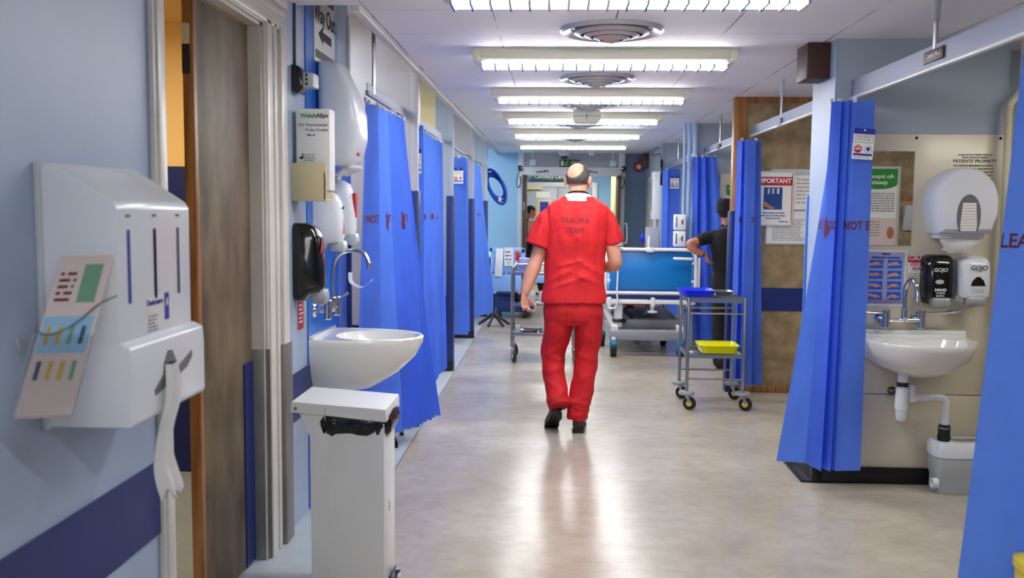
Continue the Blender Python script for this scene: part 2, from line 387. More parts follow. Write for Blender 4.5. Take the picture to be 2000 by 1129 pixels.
# left bays
bm = bx(-3.6, -3.5, 5.15, 15.3, 0, 2.8)
struct('wall_left_bay', bm, 'wallw')
for i, (y, m) in enumerate(((6.24, 'wallw'), (8.46, 'cream'), (10.65, 'wallw'), (12.85, 'wallg'))):
    struct('wall_partition', bx(-3.5, -.96 if m != 'cream' else -1.08, y, y+.06, 0, 2.77), m)
    if m == 'cream': struct('wall_partition', bx(-1.08, -.96, y, y+.06, 0, 2.77), 'wallg')
    struct('trim_%d' % (7+i), bx(-.962, -.918, y-.006, y+.066, 0, 2.77, .004), m if m != 'cream' else 'wallg')
    struct('trim_%d' % (11+i), box(bx(-.975, -.908, y-.025, y+.085, .0, 1.62, .006), -3.5, -.96, y-.012, y, .45, .70), 'navy')
    struct('baseboard_%d' % (1+i), bx(-3.5, -.905, y-.03, y+.09, 0, .09), 'skirt')
struct('trim_15', bx(-1.31, -1.185, 5.36, 5.40, 0, 2.6, .004), 'white')
struct('trim_16', bx(-1.315, -1.178, 5.33, 5.372, 0, 1.62, .004), 'navy')
# right side: four cross walls, the bay backs
w1 = bx(1.52, 2.43, 5.12, 5.55, 0, 2.43); struct('wall_sink', w1, 'wallg')
struct('wall_pillar', bx(1.512, 1.521, 5.12, 5.55, 0, 2.43), 'wall')
struct('trim_17', bx(1.50, 1.56, 5.545, 5.57, 0, 1.60, .004), 'guard')
bm = bx(2.43, 4.3, 5.45, 5.5, 0, 2.43); struct('wall_recess', bm, 'wallg')
struct('trim_18', box(bx(1.56, 2.42, 5.108, 5.12, .506, 1.925, .003), 1.56, 2.42, 5.108, 5.12, .09, .502, .003), 'panelcream')
bm = bx(1.46, 2.43, 5.09, 5.13, 0, .092, .004); box(bm, 1.47, 1.52, 5.09, 5.6, 0, .092, .004); box(bm, 1.40, 1.52, 5.09, 5.58, 0, .012, .003)
struct('baseboard_5', bm, 'skirt')
struct('wall_right', bx(4.3, 4.4, -3.2, 13, 0, 2.43), 'wallg')
struct('wall_bay_end', bx(1.78, 4.3, 2.5, 2.58, 0, 2.43), 'lamdark')
struct('wall_wood', bx(1.57, 4.3, 7.68, 7.74, .05, 2.43), 'lamdark')
bm = bx(1.465, 1.57, 7.665, 7.755, 0, 2.43, .004); box(bm, 1.57, 4.3, 7.668, 7.68, 2.38, 2.43)
struct('trim_19', bm, 'oak')
struct('trim_20', bx(1.57, 4.3, 7.672, 7.68, .685, .875), 'navy')
struct('trim_21', bx(1.452, 1.50, 7.655, 7.765, 0, 1.505, .004), 'navy')
struct('baseboard_6', bx(1.46, 4.3, 7.66, 7.76, 0, .055, .004), 'oak')
struct('wall_third', bx(1.50, 4.3, 10.0, 10.08, 0, 2.43), 'wallg')
struct('wall_fourth', bx(1.5, 4.3, 12.9, 12.98, 0, 2.43), 'wallg')
struct('wall_right_end', bx(1.5, 1.6, 12.9, 15.3, 0, 2.43), 'wallg')
# end wall with double doorway
struct('wall_end', bx(-3.6, -.56, 15.3, 15.4, 0, 2.8), 'sky')
bm = bx(1.16, 1.6, 15.3, 15.4, 0, 2.43); struct('wall_end_right', bm, 'slate')
struct('trim_22', bx(-.5, 1.08, 15.29, 15.4, 2.2, 2.43), 'wallw')
bm = bx(-.58, -.49, 15.25, 15.42, 0, 2.43, .005); box(bm, 1.07, 1.17, 15.25, 15.42, 0, 2.43, .005); box(bm, -.5, 1.08, 15.22, 15.42, 2.06, 2.2, .006)
struct('trim_23', bm, 'white')
bm = bx(-.495, -.43, 14.9, 15.40, 0, 2.06, .003)
d = struct('door_2', bm, 'brownwood'); obj('hinge', bx(-.475, -.46, 14.89, 14.9, 1.5, 1.62), 'steel', d)
bm = bx(1.04, 1.08, 14.9, 15.40, 0, 2.06, .003)
d = struct('door_3', bm, 'brownwood'); obj('hinge', bx(1.05, 1.065, 14.89, 14.9, 1.2, 1.28), 'steel', d)
obj('door_handle', tube(B(), smooth_path([(1.16, 15.02, 1.28), (1.19, 14.98, 1.28), (1.2, 14.98, 1.1), (1.19, 14.98, .98), (1.16, 15.02, .98)], 4), .012, 8), 'white', d)
# hall beyond
bm = bx(-3, 4, 18.6, 18.7, 0, 2.55); box(bm, -3, -2.9, 15.4, 18.6, 0, 2.55)
struct('wall_hall', bm, 'sky')
struct('wall_hall_right', bx(1.28, 1.38, 15.42, 18.6, 0, 2.55), 'sky')
bm = bx(-.55, .78, 18.52, 18.62, 1.955, 2.05, .004); box(bm, .78, .88, 18.52, 18.62, 0, 2.05, .004); box(bm, -.62, -.55, 18.52, 18.62, 0, 2.05, .004)
struct('trim_24', bm, 'white')
for i, (a, b) in enumerate(((-.55, .085), (.095, .78))):
    d = struct('door_%d' % (4+i), bx(a, b, 18.54, 18.6, 0, 1.95, .003), 'doorgrey')
    if i == 0:
        obj('vision_frame', bx(-.33, -.06, 18.52, 18.545, .95, 1.70, .003), 'cream2', d)
        obj('window_pane', bx(-.26, -.09, 18.51, 18.53, 1.0, 1.66), 'inkblue', d)
        obj('notice', bx(-.34, -.06, 18.53, 18.54, 1.74, 1.86), 'paper', d)
d = struct('door_6', bx(1.22, 1.28, 16.2, 17.1, 0, 2.0, .003), 'cream2'); obj('vision_panel', bx(1.21, 1.225, 16.35, 16.5, 1.0, 1.75), 'black', d)
struct('trim_25', bx(1.2, 1.28, 16.05, 16.15, 0, 2.1, .004), 'white')

# ================================================================== LAMPS
def fitting(loc, label):
    t = local_thing('ceiling_light', label, 'ceiling light', loc, 'fluorescent fittings along the corridor')
    # trough with sloping ends; lit panel below
    bm = B(); L = .75
    prism(bm, [(-.10, 0), (.10, 0), (.10, -.058), (.075, -.080), (-.075, -.080), (-.10, -.058)], 'x', -L, L, .004)
    obj('housing', bm, 'lampbody', t)
    obj('end_cap', bx(-L-.012, -L+.03, -.104, .104, -.068, 0, .006), 'lampbody', t)
    obj('end_cap', bx(L-.03, L+.012, -.104, .104, -.068, 0, .006), 'lampbody', t)
    bm = bx(-L+.04, L-.04, -.072, .072, -.100, -.079, .004); obj('diffuser', bm, 'tube', t)
    bm = B()
    for k in range(19):
        x = -L+.04+k*(2*L-.08)/18; box(bm, x-.006, x+.006, -.079, .079, -.110, -.083)
    box(bm, -L+.03, L-.03, -.003, .003, -.103, -.1)
    obj('louvre', bm, 'grille', t)
    return t
lamps = [(3.84, 'nearest ceiling light, cut off by the top of the picture'), (5.51, 'second nearest ceiling light, between the two largest round vents'),
         (7.26, 'third ceiling light from the front'), (9.0, 'fourth ceiling light, partly behind the white emergency light box'), (10.8, 'fifth ceiling light from the front'),
         (12.68, 'farthest ceiling light, just before the end doorway'), (.36, 'ceiling light above the near left wall, outside the picture'), (-1.5, 'rearmost ceiling light, outside the picture')]
for i, (y, lb) in enumerate(lamps):
    if i == 0: f0 = fitting((.29, y, 2.43), 'long fluorescent '+lb)
    else: dup(f0, (.29-.006*i if i < 6 else .29, y, 2.43), 'long fluorescent '+lb)
def vent(loc, label):
    t = local_thing('ceiling_vent', label, 'air vent', loc, 'round ceiling vents between the lights')
    obj('outer_ring', lathe(B(), [(.262, 0), (.268, -.012), (.25, -.022), (.225, -.012), (.21, 0)], (0, 0, 0), 'z', 48), 'alum', t)
    obj('dark_throat', lathe(B(), [(.22, -.001), (0, -.001)], (0, 0, 0), 'z', 32), 'darkmetal', t)
    for a, h in ((.19, .022), (.14, .034), (.09, .046)):
        obj('cone_ring', lathe(B(), [(a, -h+.018), (a+.004, -h), (a-.028, -h-.012), (a-.03, -h-.006), (a-.006, -h+.02)], (0, 0, 0), 'z', 40), 'alum', t)
    obj('centre_cone', lathe(B(), [(.05, -.04), (.055, -.05), (.0, -.075)], (0, 0, 0), 'z', 32), 'alum', t)
    return t
for i, (x, y, lb) in enumerate(((.29, 4.86, 'largest round metal ceiling vent, right behind the nearest light'), (.30, 6.6, 'second largest round metal ceiling vent'), (.30, 8.15, 'third round metal ceiling vent, ahead of the white emergency box'),
                  (.28, 10.0, 'fourth round metal ceiling vent, just past the white emergency box'), (.27, 11.85, 'farthest round metal ceiling vent'))):
    if i == 0: v0 = vent((x, y, 2.43), lb)
    else: dup(v0, (x, y, 2.43), lb)
def baylight(x, y, sx, sy, z, m, label):
    t = local_thing('bay_light', label, 'ceiling light', (x, y, z))
    obj('frame', box(B(), -sx, sx, -sy, sy, -.05, 0, .004), 'lampbody', t)
    obj('diffuser', box(B(), -sx+.02, sx-.02, -sy+.02, sy-.02, -.056, -.05), m, t)
baylight(-2.2, 5.78, .6, .12, 2.76, 'leftbaytube', 'lit panel over the first left bay')
baylight(-2.2, 7.4, .6, .12, 2.76, 'leftbaytube', 'lit panel over the second left bay')
baylight(-2.2, 9.6, .6, .12, 2.76, 'leftbaytube', 'lit panel over the third left bay')
baylight(-2.2, 11.8, .6, .12, 2.76, 'leftbaytube', 'lit panel over the fourth left bay')
baylight(-2.0, 14.1, .6, .12, 2.76, 'leftbaytube', 'lit panel over the last left bay')
baylight(3.1, 3.9, .6, .12, 2.42, 'baytube', 'lit panel over the sink bay')
baylight(3.1, 6.6, .6, .12, 2.42, 'baytube', 'lit panel over the second right bay')
baylight(3.1, 8.9, .6, .12, 2.42, 'baytube', 'lit panel over the third right bay')
baylight(3.1, 11.5, .6, .12, 2.42, 'baytube', 'lit panel over the fourth right bay')
baylight(-2.3, 3.9, .5, .12, 2.49, 'roomtube', 'warm lamp in the room behind the door')
baylight(.3, 17, .6, .3, 2.49, 'halltube', 'lit panel in the hall beyond the doorway')
t = local_thing('emergency_light', 'white boxy emergency light on the ceiling across the fourth fluorescent light', 'emergency light', (.30, 8.72, 2.43))
obj('case', prism(B(), [(-.13, -.02), (-.11, 0), (.11, 0), (.13, -.02), (.13, -.09), (.10, -.125), (-.10, -.125), (-.13, -.09)], 'y', -.07, .07, .004), 'lampbody', t)
obj('seam', box(box(B(), -.128, .128, -.073, -.069, -.064, -.060), -.004, .004, -.073, -.069, -.09, -.04), 'inkgrey', t)

# ================================================================== CURTAINS
def folds(p0, p1, widths, amps, seed=0):
    """zigzag fold line points from p0 to p1; widths: relative spans, amps: offset of each fold point across the line"""
    r = random.Random(seed); p0 = Vector(p0); p1 = Vector(p1); d = p1-p0; L = d.length; d.normalize(); nrm = Vector((-d.y, d.x))
    tot = sum(widths); s = 0; out = []
    for i in range(len(widths)+1):
        out.append(p0+d*(L*s/tot)+nrm*amps[i])
        if i < len(widths): s += widths[i]
    return out
class Curtain:
    def __init__(s, top, bot, zt, zb, seed=1, wob=.006, bulge=None, zs=None):
        s.top, s.bot, s.zt, s.zb, s.seed, s.wob, s.bulge = top, bot, zt, zb, seed, wob, bulge
        s.cum = [0]
        for a, b, c, d in zip(top, top[1:], bot, bot[1:]): s.cum.append(s.cum[-1]+max((b-a).length, (d-c).length))
        d = top[-1]-top[0]; s.side = 1
        n = Vector((d.y, -d.x, 0)); s.side = 1 if n.dot(Vector((-(top[0].x+top[-1].x)/2, -(top[0].y+top[-1].y)/2, 0))) > 0 else -1
    def P(s, u, v):
        k = 0
        while k < len(s.cum)-2 and u > s.cum[k+1]: k += 1
        t = (u-s.cum[k])/(s.cum[k+1]-s.cum[k]); t = min(max(t, -.5), 1.5)
        a = s.top[k].lerp(s.top[k+1], t); b = s.bot[k].lerp(s.bot[k+1], t)
        w_ = v**1.15; p = a.lerp(b, w_)
        z = s.zt+(s.zb-s.zt)*v
        tt = min(max(t, 0), 1)
        q = noise.noise((u*2.3, v*2.5, s.seed))*s.wob*(.3+v)*2*math.sin(PI*tt) + noise.noise((k*1.7, v*1.6, s.seed+5))*s.wob*1.5
        d = (s.bot[-1]-s.bot[0]).normalized()
        p = p+Vector((-d.y, d.x))*q
        if s.bulge: p = p+Vector(s.bulge)*math.sin(PI*v)
        return Vector((p.x, p.y, z))
    def mesh(s, nu=5, nv=28):
        bm = bmesh.new(); us = []
        for a, b in zip(s.cum, s.cum[1:]): us += [a+(b-a)*i/nu for i in range(nu)]
        us.append(s.cum[-1])
        g = [[bm.verts.new(s.P(u, j/nv)) for j in range(nv+1)] for u in us]
        for a, b in zip(g, g[1:]):
            for j in range(nv): bm.faces.new((a[j], a[j+1], b[j+1], b[j]))
        return bm
    def normal(s, u, v):
        e = .004; a = s.P(min(u+e, s.cum[-1]), v)-s.P(max(u-e, 0), v); b = s.P(u, min(v+.01, 1))-s.P(u, max(v-.01, 0))
        n = a.cross(b); n.normalize()
        t = Vector((s.top[-1].y-s.top[0].y, -(s.top[-1].x-s.top[0].x), 0))*s.side
        return n
    def printed(s, me, u0, z0, m, parent, name, off=.003, flip=False):
        """map a flat mesh (x = along the cloth, y = up) onto the cloth"""
        bm = bmesh.new(); bm.from_mesh(me); bpy.data.meshes.remove(me)
        sg = -1 if flip else 1
        for vtx in bm.verts: vtx.co.x = u0+sg*vtx.co.x
        for c in s.cum[1:-1]:
            bmesh.ops.bisect_plane(bm, geom=bm.verts[:]+bm.edges[:]+bm.faces[:], plane_co=(c, 0, 0), plane_no=(1, 0, 0))
        lo, hi = s.cum[0]+.002, s.cum[-1]-.002
        bmesh.ops.bisect_plane(bm, geom=bm.verts[:]+bm.edges[:]+bm.faces[:], plane_co=(lo, 0, 0), plane_no=(1, 0, 0), clear_inner=True)
        bmesh.ops.bisect_plane(bm, geom=bm.verts[:]+bm.edges[:]+bm.faces[:], plane_co=(hi, 0, 0), plane_no=(1, 0, 0), clear_outer=True)
        if not bm.verts: bm.free(); return None
        bmesh.ops.triangulate(bm, faces=bm.faces[:])
        L = s.top[-1]-s.top[0]; overall = Vector((L.y, -L.x, 0))*s.side
        for vtx in bm.verts:
            u = vtx.co.x; v = (s.zt-(z0+vtx.co.y))/(s.zt-s.zb)
            n = s.normal(u, v)
            if s.flipn: n = -n
            vtx.co = s.P(u, v)+n*off
        me2 = bpy.data.meshes.new(name); bm.to_mesh(me2); bm.free()
        return finish(name, me2, m, parent, smooth=False)
def hand_icon():
    bm = bmesh.new()
    def poly(p): bm.faces.new([bm.verts.new((x, y, 0)) for x, y in p])
    poly([(-.022, .01), (-.012, -.015), (.012, -.015), (.024, .01), (.024, .04), (-.022, .04)])
    for i, (x, h) in enumerate(((-.018, .085), (-.006, .098), (.007, .092), (.019, .075))): poly([(x-.005, .035), (x+.005, .035), (x+.004, h), (x-.004, h)])
    poly([(.022, .0), (.045, .035), (.04, .05), (.024, .03)])
    me = bpy.data.meshes.new('i'); bm.to_mesh(me); bm.free(); return me
def make_curtain(label, cv, flipn, texts=(), nu=5, group='pleated blue curtains of the bays', hooks=6, clipn=True, sg=False):
    cv.flipn = flipn
    o = obj('curtain', cv.mesh(nu), 'curtain', sharp=28); tag(o, label, 'curtain', group)
    hm = []
    for i in range(hooks):
        u = cv.cum[-1]*(i+.5)/hooks; p = cv.P(u, 0)
        bm = bx(p.x-.009, p.x+.009, p.y-.004, p.y+.004, cv.zt-.012, cv.zt+.018, .002)
        obj('hook', bm, 'white', o)
    for tx, u0, z0 in texts:
        if tx == 'HAND': cv.printed(hand_icon(), u0, z0, 'textred', o, 'hand_symbol')
        else: cv.printed(text_mesh(tx, .062, .02, 'LEFT'), u0, z0, 'textred', o, 'lettering', flip=sg)
    return o
V2 = lambda x, y: Vector((x, y))
def zz(p0, p1, widths, amp, seed, k=.3):
    r = random.Random(seed); n = len(widths)+1
    a = [(amp if i % 2 else -amp)*r.uniform(1-k, 1+k) for i in range(n)]
    return folds(p0, p1, widths, a)

# hook strip text, left curtains run along Y: the cloth is printed on the corridor side
def left_curtain(label, y0, y1, xt, b0, b1, widths, amp, seed, texts, zt=2.07, zb=.13, wob=.006):
    top = zz((xt, y0), (xt, y1), widths, amp*.8, seed); bot = zz(b0, b1, widths, amp*1.2, seed)
    return Curtain(top, bot, zt, zb, seed, wob)
# ---- left, first
w1_ = [.2, .16, .1, .08]+[.075]*3+[.04]*14
top = zz((-1.035, 5.0), (-1.0, 6.12), w1_, .018, 3); bot = zz((-1.12, 5.02), (-.76, 6.1), w1_, .036, 3)
c = Curtain(top, bot, 2.085, .12, 3, .008)
make_curtain('widest blue curtain behind the left basin, reading DO NOT with red hands', c, True,
   [('DO NOT', .08, 1.405), ('HAND', .56, 1.385), ('ENTER', .60, 1.405), ('DO', .92, 1.405), ('HAND', 1.22, 1.385), ('NOT', 1.28, 1.405), ('OR', 1.56, 1.405), ('HAND', 1.80, 1.385)], hooks=14)
# ---- left, second
w2_ = [.16]+[.05]*22
top = [V2(-1.03, 6.50), V2(-.915, 6.49)]+zz((-1.0, 6.6), (-1.0, 8.2), w2_, .026, 8); bot = [V2(-1.03, 6.52), V2(-.91, 6.50)]+zz((-.98, 6.7), (-.93, 7.95), w2_, .036, 8)
c2 = Curtain(top, bot, 2.08, .12, 5)
c2o = make_curtain('second blue curtain on the left with a notice on its near fold', c2, True,
   [('NOT', .40, 1.405), ('HAND', 1.40, 1.39), ('ENTER', .60, 1.405), ('DO', .75, 1.405), ('ENTER', .98, 1.405), ('DO NOT', 1.3, 1.405), ('PLEASE', 1.7, 1.405)], hooks=14)
# ---- left, third: gathered into a column
w3_ = [.14, .02, .03, .02, .03]
c3 = Curtain([V2(-1.12, 10.22), V2(-.965, 10.2)]+[V2(-.99+.02*(i % 2), 10.26+.05*i) for i in range(6)], [V2(-1.11, 10.2), V2(-.93, 10.18)]+[V2(-.97+.03*(i % 2), 10.25+.05*i) for i in range(6)], 2.07, .10, 6, .004)
make_curtain('third blue curtain on the left, gathered in a narrow column with a notice', c3, True, [], hooks=3)
# ---- left, fourth
top = [V2(-1.08, 11.3), V2(-1.0, 11.35), V2(-1.02, 11.5), V2(-.97, 11.6), V2(-1.0, 11.75), V2(-.96, 11.9), V2(-.99, 12.05), V2(-.96, 12.15)]
bot = [V2(-1.06, 11.2), V2(-.98, 11.25), V2(-.97, 11.4), V2(-.93, 11.55), V2(-.92, 11.72), V2(-.86, 11.85), V2(-.82, 12.0), V2(-.74, 12.12)]
c4 = Curtain(top, bot, 2.07, .14, 9, .006)
make_curtain('fourth blue curtain on the left, flaring out beside the bed', c4, True, [('E CA', .12, 1.40), ('HAND', .42, 1.38), ('PLEASE', .62, 1.40)], hooks=5)
# ---- right: the curtain before the sink
top = [V2(1.50, 5.05), V2(1.455, 4.98), V2(1.50, 4.95), V2(1.49, 5.02), V2(1.53, 4.92), V2(1.52, 5.0), V2(1.555, 4.90), V2(1.655, 4.91)]
bot = [V2(1.25, 5.05), V2(1.40, 5.02), V2(1.44, 4.86), V2(1.46, 4.95), V2(1.49, 4.86), V2(1.50, 4.97), V2(1.515, 4.87), V2(1.655, 4.89)]
ca = Curtain(top[::1], bot, 2.08, .13, 12, .005)
cao = make_curtain('blue curtain hanging before the cream sink panel, near the pillar', ca, True,
    [('NOT', .02, 1.40), ('HAND', .20, 1.38), ('DO', .24, 1.40), ('NOT E', ca.cum[-2]-.045, 1.40)], hooks=3)
# ---- right: by the wooden partition
top = [V2(1.475, 7.5), V2(1.50, 7.42), V2(1.51, 7.5), V2(1.53, 7.41), V2(1.61, 7.42), V2(1.615, 7.5), V2(1.655, 7.45)]
bot = [V2(1.475, 7.52), V2(1.50, 7.40), V2(1.51, 7.5), V2(1.55, 7.38), V2(1.63, 7.40), V2(1.64, 7.48), V2(1.72, 7.42)]
top = [p+Vector((0, .07)) for p in top]; bot = [p+Vector((0, .08)) for p in bot]
cb = Curtain(top, bot, 2.07, .09, 15, .004)
make_curtain('narrow blue curtain before the brown board partition, between trolley and poster', cb, True, [('ENTER', .10, 1.40), ('TO', .40, 1.40)], hooks=2)
# ---- right: behind the nurse
top = [V2(1.46, 9.9), V2(1.50, 9.76), V2(1.53, 9.86), V2(1.57, 9.72), V2(1.61, 9.82), V2(1.66, 9.70), V2(1.69, 9.75)]
bot = [V2(1.525, 9.9), V2(1.54, 9.78), V2(1.58, 9.86), V2(1.64, 9.68), V2(1.73, 9.8), V2(1.85, 9.66), V2(2.0, 9.72)]
cc = Curtain(top, bot, 2.07, .11, 18, .02)
make_curtain('draped blue curtain behind the person in black', cc, True, [], nu=8, hooks=4)
# ---- right: far
top = [V2(1.47, 12.6), V2(1.53, 12.45), V2(1.54, 12.5), V2(1.69, 12.46), V2(1.70, 12.6)]
cd = Curtain(top, [p+Vector((.01, 0)) for p in top], 2.06, .10, 21, .003)
make_curtain('farthest blue curtain on the right, straight with a notice near its top', cd, True, [], hooks=2)
# ---- right: nearest
top = [V2(1.425, 2.92), V2(1.56, 2.86), V2(1.66, 2.93), V2(1.74, 2.84), V2(1.80, 2.92), V2(1.90, 2.85)]
bot = [V2(1.30, 2.94), V2(1.50, 2.88), V2(1.56, 2.96), V2(1.66, 2.84), V2(1.78, 2.95), V2(1.95, 2.86)]
ce = Curtain(top, bot, 2.07, .12, 24, .006)
make_curtain('nearest blue curtain at the right picture edge, reading LEA', ce, True, [('PLEASE', -.036, 1.385)], hooks=3)

def notice(x, y, z, xd, label, w_=.115, h_=.165, tilt=0.):
    """white bed notice: navy head, box, stop disc and shield disc"""
    xd = Vector(xd).normalized(); up = Vector((0, 0, 1)); R = Matrix.Rotation(tilt, 3, xd.cross(up)); xd = R @ xd; up = R @ up
    t = thing('curtain_notice', label, 'notice', (x, y, z), 'notices on the curtains')
    o = Vector((x, y, z)); nn = xd.cross(up)
    obj('sheet', sheet(B(), o-xd*w_/2, xd, up, w_, h_, .001), 'paper', t, smooth=False)
    obj('header', sheet(B(), o-xd*w_/2+up*h_*.83, xd, up, w_, h_*.19, .001, .0012), 'inkblue', t, smooth=False)
    bm = sheet(B(), o-xd*w_*.45+up*h_*.12, xd, up, w_*.9, h_*.07, .001, .0012); obj('footer_band', bm, 'inkblue', t, smooth=False)
    bm = B()
    for zz0 in (.55, .77): sheet(bm, o-xd*w_*.42+up*h_*zz0, xd, up, w_*.84, h_*.015, .0008, .0012)
    sheet(bm, o-xd*w_*.42+up*h_*.55, xd, up, w_*.012, h_*.22, .0008, .0012); sheet(bm, o+xd*w_*.41+up*h_*.55, xd, up, w_*.012, h_*.22, .0008, .0012)
    bars(bm, -w_*.36, w_*.36, h_*.74, 2, .012, .004, .0016, .1, xd, o, up); bars(bm, -w_*.4, w_*.4, h_*.08, 1, .01, .003, .0016, .2, xd, o, up)
    obj('ruled_box', bm, 'inkgrey', t, smooth=False)
    def disc(cx, cz, r, m, nm, off):
        bm = B(); v = [bm.verts.new(o+xd*(cx+r*math.cos(a))+up*(cz+r*math.sin(a))+nn*off) for a in [2*PI*k/20 for k in range(20)]]; bm.faces.new(v); obj(nm, bm, m, t, smooth=False)
    disc(-w_*.24, h_*.34, w_*.19, 'inkred', 'stop_disc', .0022); disc(w_*.24, h_*.34, w_*.19, 'lilac', 'shield_ring', .0022); disc(w_*.24, h_*.34, w_*.16, 'paper', 'shield_disc', .0026)
    bm = B(); c0 = o+xd*w_*.24+up*h_*.34+nn*.003
    q = [(-.1, .07), (0, .10), (.1, .07), (.09, -.03), (0, -.11), (-.09, -.03)]
    bm.faces.new([bm.verts.new(c0+xd*a*w_+up*b*w_) for a, b in q]); obj('shield', bm, 'inkblue', t, smooth=False)
    obj('stop_bar', sheet(B(), o-xd*w_*.38+up*(h_*.34-w_*.035), xd, up, w_*.28, w_*.07, .0005, .0027), 'paper', t, smooth=False)
    lettering('STOP', w_*.10, 'inkwhite', t, o-xd*w_*.24+up*(h_*.34+w_*.055)+nn*.003, xd, up)
    lettering('^', w_*.22, 'inkwhite', t, o+up*h_*.86+nn*.003, xd, up, .03, name='emblem')
    return t
p = ca.P(ca.cum[-2]+.055, .20)
notice(p.x+.0, 4.875, 1.775, (1, .02, 0), 'white and navy notice on the curtain before the sink panel', .108, .155, -.06)
notice(-.962, 6.478, 1.745, (1, -.08, 0), 'notice on the near fold of the second left curtain', .075, .17)
notice(-1.045, 10.165, 1.78, (1, -.1, 0), 'notice on the gathered third left curtain', .11, .17)
notice(1.615, 12.44, 1.80, (1, .0, 0), 'notice on the farthest right curtain', .115, .165)

# rails and hangers
t = thing('curtain_rail', 'grey curtain rail over the left bays, hung below the ceiling edge', 'curtain rail', (-1.0, 4.5, 2.0))
obj('channel', bx(-1.012, -.992, 4.96, 12.8, 2.104, 2.128, .003), 'rail', t)
obj('web', bx(-1.004, -.999, 4.96, 8.4, 2.128, 2.17), 'rail', t)
for y in (5.14, 6.85, 9.0, 11.2): obj('hanger_rod', tube(B(), [(-1.0, y, 2.125), (-1.0, y, 2.77)], .011, 8), 'steel', t)
t = thing('curtain_rail', 'grey curtain rail over the sink bay with a number plate', 'curtain rail', (1.6, 3.5, 2.1), 'right curtain rails')
obj('channel', bx(1.59, 1.615, 2.6, 5.12, 2.105, 2.12, .003), 'white', t)
obj('web', bx(1.6, 1.606, 2.6, 5.12, 2.12, 2.21), 'rail', t)
obj('hanger_sleeve', tube(B(), [(1.603, 4.04, 2.31), (1.603, 4.04, 2.43)], .017, 12), 'greyplastic', t)
obj('hanger_rod', tube(B(), [(1.603, 4.04, 2.19), (1.603, 4.04, 2.33)], .010, 10), 'steel', t)
pl = obj('number_plate', bx(1.592, 1.599, 3.93, 4.13, 2.14, 2.19, .001), 'brownwood', t)
lettering('Cubicle No 2', .028, 'inkwhite', t, (1.5915, 4.03, 2.153), (0, -1, 0), (0, 0, 1), .0)
bm = tube(B(), smooth_path([(1.603, 4.13, 2.14), (1.603, 4.3, 2.10), (1.603, 3.9, 2.10)], 4), .004, 6); bm.free()
t = thing('curtain_rail', 'grey curtain rail between the pillar and the oak post', 'curtain rail', (1.6, 5.6, 2.1), 'right curtain rails')
obj('channel', bx(1.59, 1.615, 5.55, 7.66, 2.105, 2.12, .003), 'white', t)
obj('web', bx(1.6, 1.606, 5.55, 7.66, 2.12, 2.19), 'rail', t)
obj('hanger_rod', tube(B(), [(1.603, 6.67, 2.15), (1.603, 6.67, 2.43)], .010, 10), 'steel', t)
obj('hanger_sleeve', tube(B(), [(1.603, 6.67, 2.32), (1.603, 6.67, 2.43)], .016, 10), 'greyplastic', t)
obj('clamp', bx(1.585, 1.62, 6.62, 6.72, 2.11, 2.16, .003), 'rail', t)
t = thing('curtain_rail', 'grey curtain rail beyond the oak post, above the person in black', 'curtain rail', (1.6, 7.8, 2.1), 'right curtain rails')
obj('channel', bx(1.59, 1.615, 7.76, 10.0, 2.095, 2.11, .003), 'white', t)
obj('web', bx(1.6, 1.606, 7.76, 10.0, 2.11, 2.17), 'rail', t)
obj('hanger_rod', tube(B(), [(1.603, 9.06, 2.12), (1.603, 9.06, 2.43)], .011, 10), 'steel', t)
obj('clamp', bx(1.585, 1.62, 9.0, 9.12, 2.10, 2.15, .003), 'brownwood', t)
t = thing('curtain_rail', 'short grey curtain rail farthest along the right side', 'curtain rail', (1.6, 10.1, 2.1), 'right curtain rails')
obj('channel', bx(1.58, 1.62, 10.08, 12.9, 2.08, 2.16, .003), 'rail', t)
obj('hanger_rod', tube(B(), [(1.603, 12.05, 2.12), (1.603, 12.05, 2.43)], .011, 10), 'steel', t)

# ================================================================== LEFT WALL FIXTURES
# apron and glove dispenser
t = thing('apron_dispenser', 'large white plastic apron dispenser on the near left wall with three slots', 'dispenser', (-1.2, 2.3, .97))
Y0, Y1 = 2.10, 2.53
bm = prism(B(), [(-1.198, 1.16), (-1.198, 1.595), (-1.16, 1.60), (-1.02, 1.512), (-1.01, 1.495), (-1.01, 1.16)], 'y', Y0, Y1, .006)
obj('body', bm, 'plastic', t)
bm = prism(B(), [(-1.198, .975), (-1.198, 1.17), (-1.01, 1.178), (-.985, 1.165), (-.982, 1.12), (-.982, .985), (-.99, .975)], 'y', Y0-.002, Y1+.02, .006)
obj('lower_tray', bm, 'plastic', t)
obj('back_plate', bx(-1.2, -1.185, Y0-.012, Y1+.03, .97, 1.60, .004), 'greyplastic', t)
for y, m in ((2.155, 'inkblue'), (2.30, 'black'), (2.445, 'slatebox')):
    bm = B(); q = [(y+.0075*math.cos(a), 1.355+(.082 if math.sin(a) > 0 else -.082)+.0075*math.sin(a)) for a in [2*PI*k/20 for k in range(20)]]
    prism(bm, q, 'x', -1.0105, -1.0085); obj('slot', bm, m, t)
    obj('slot_label', bx(-1.0100, -1.009, y-.012, y+.012, 1.473, 1.480), 'inkgrey', t, smooth=False)
obj('label_card', bx(-1.0102, -1.0092, 2.25, 2.345, 1.185, 1.275), 'white', t, smooth=False)
lettering('Danicentre', .021, 'inkblue', t, (-1.0085, 2.292, 1.247), (0, 1, 0))
bm = bars(B(), -.04, .02, .035, 5, .009, .004, .0, .4, (0, 1, 0), (-1.0085, 2.29, 1.19)); obj('small_print', bm, 'inkgrey', t, smooth=False)
obj('logo_patch', bx(-1.0102, -1.009, 2.352, 2.378, 1.205, 1.275), 'inkblue', t, smooth=False)
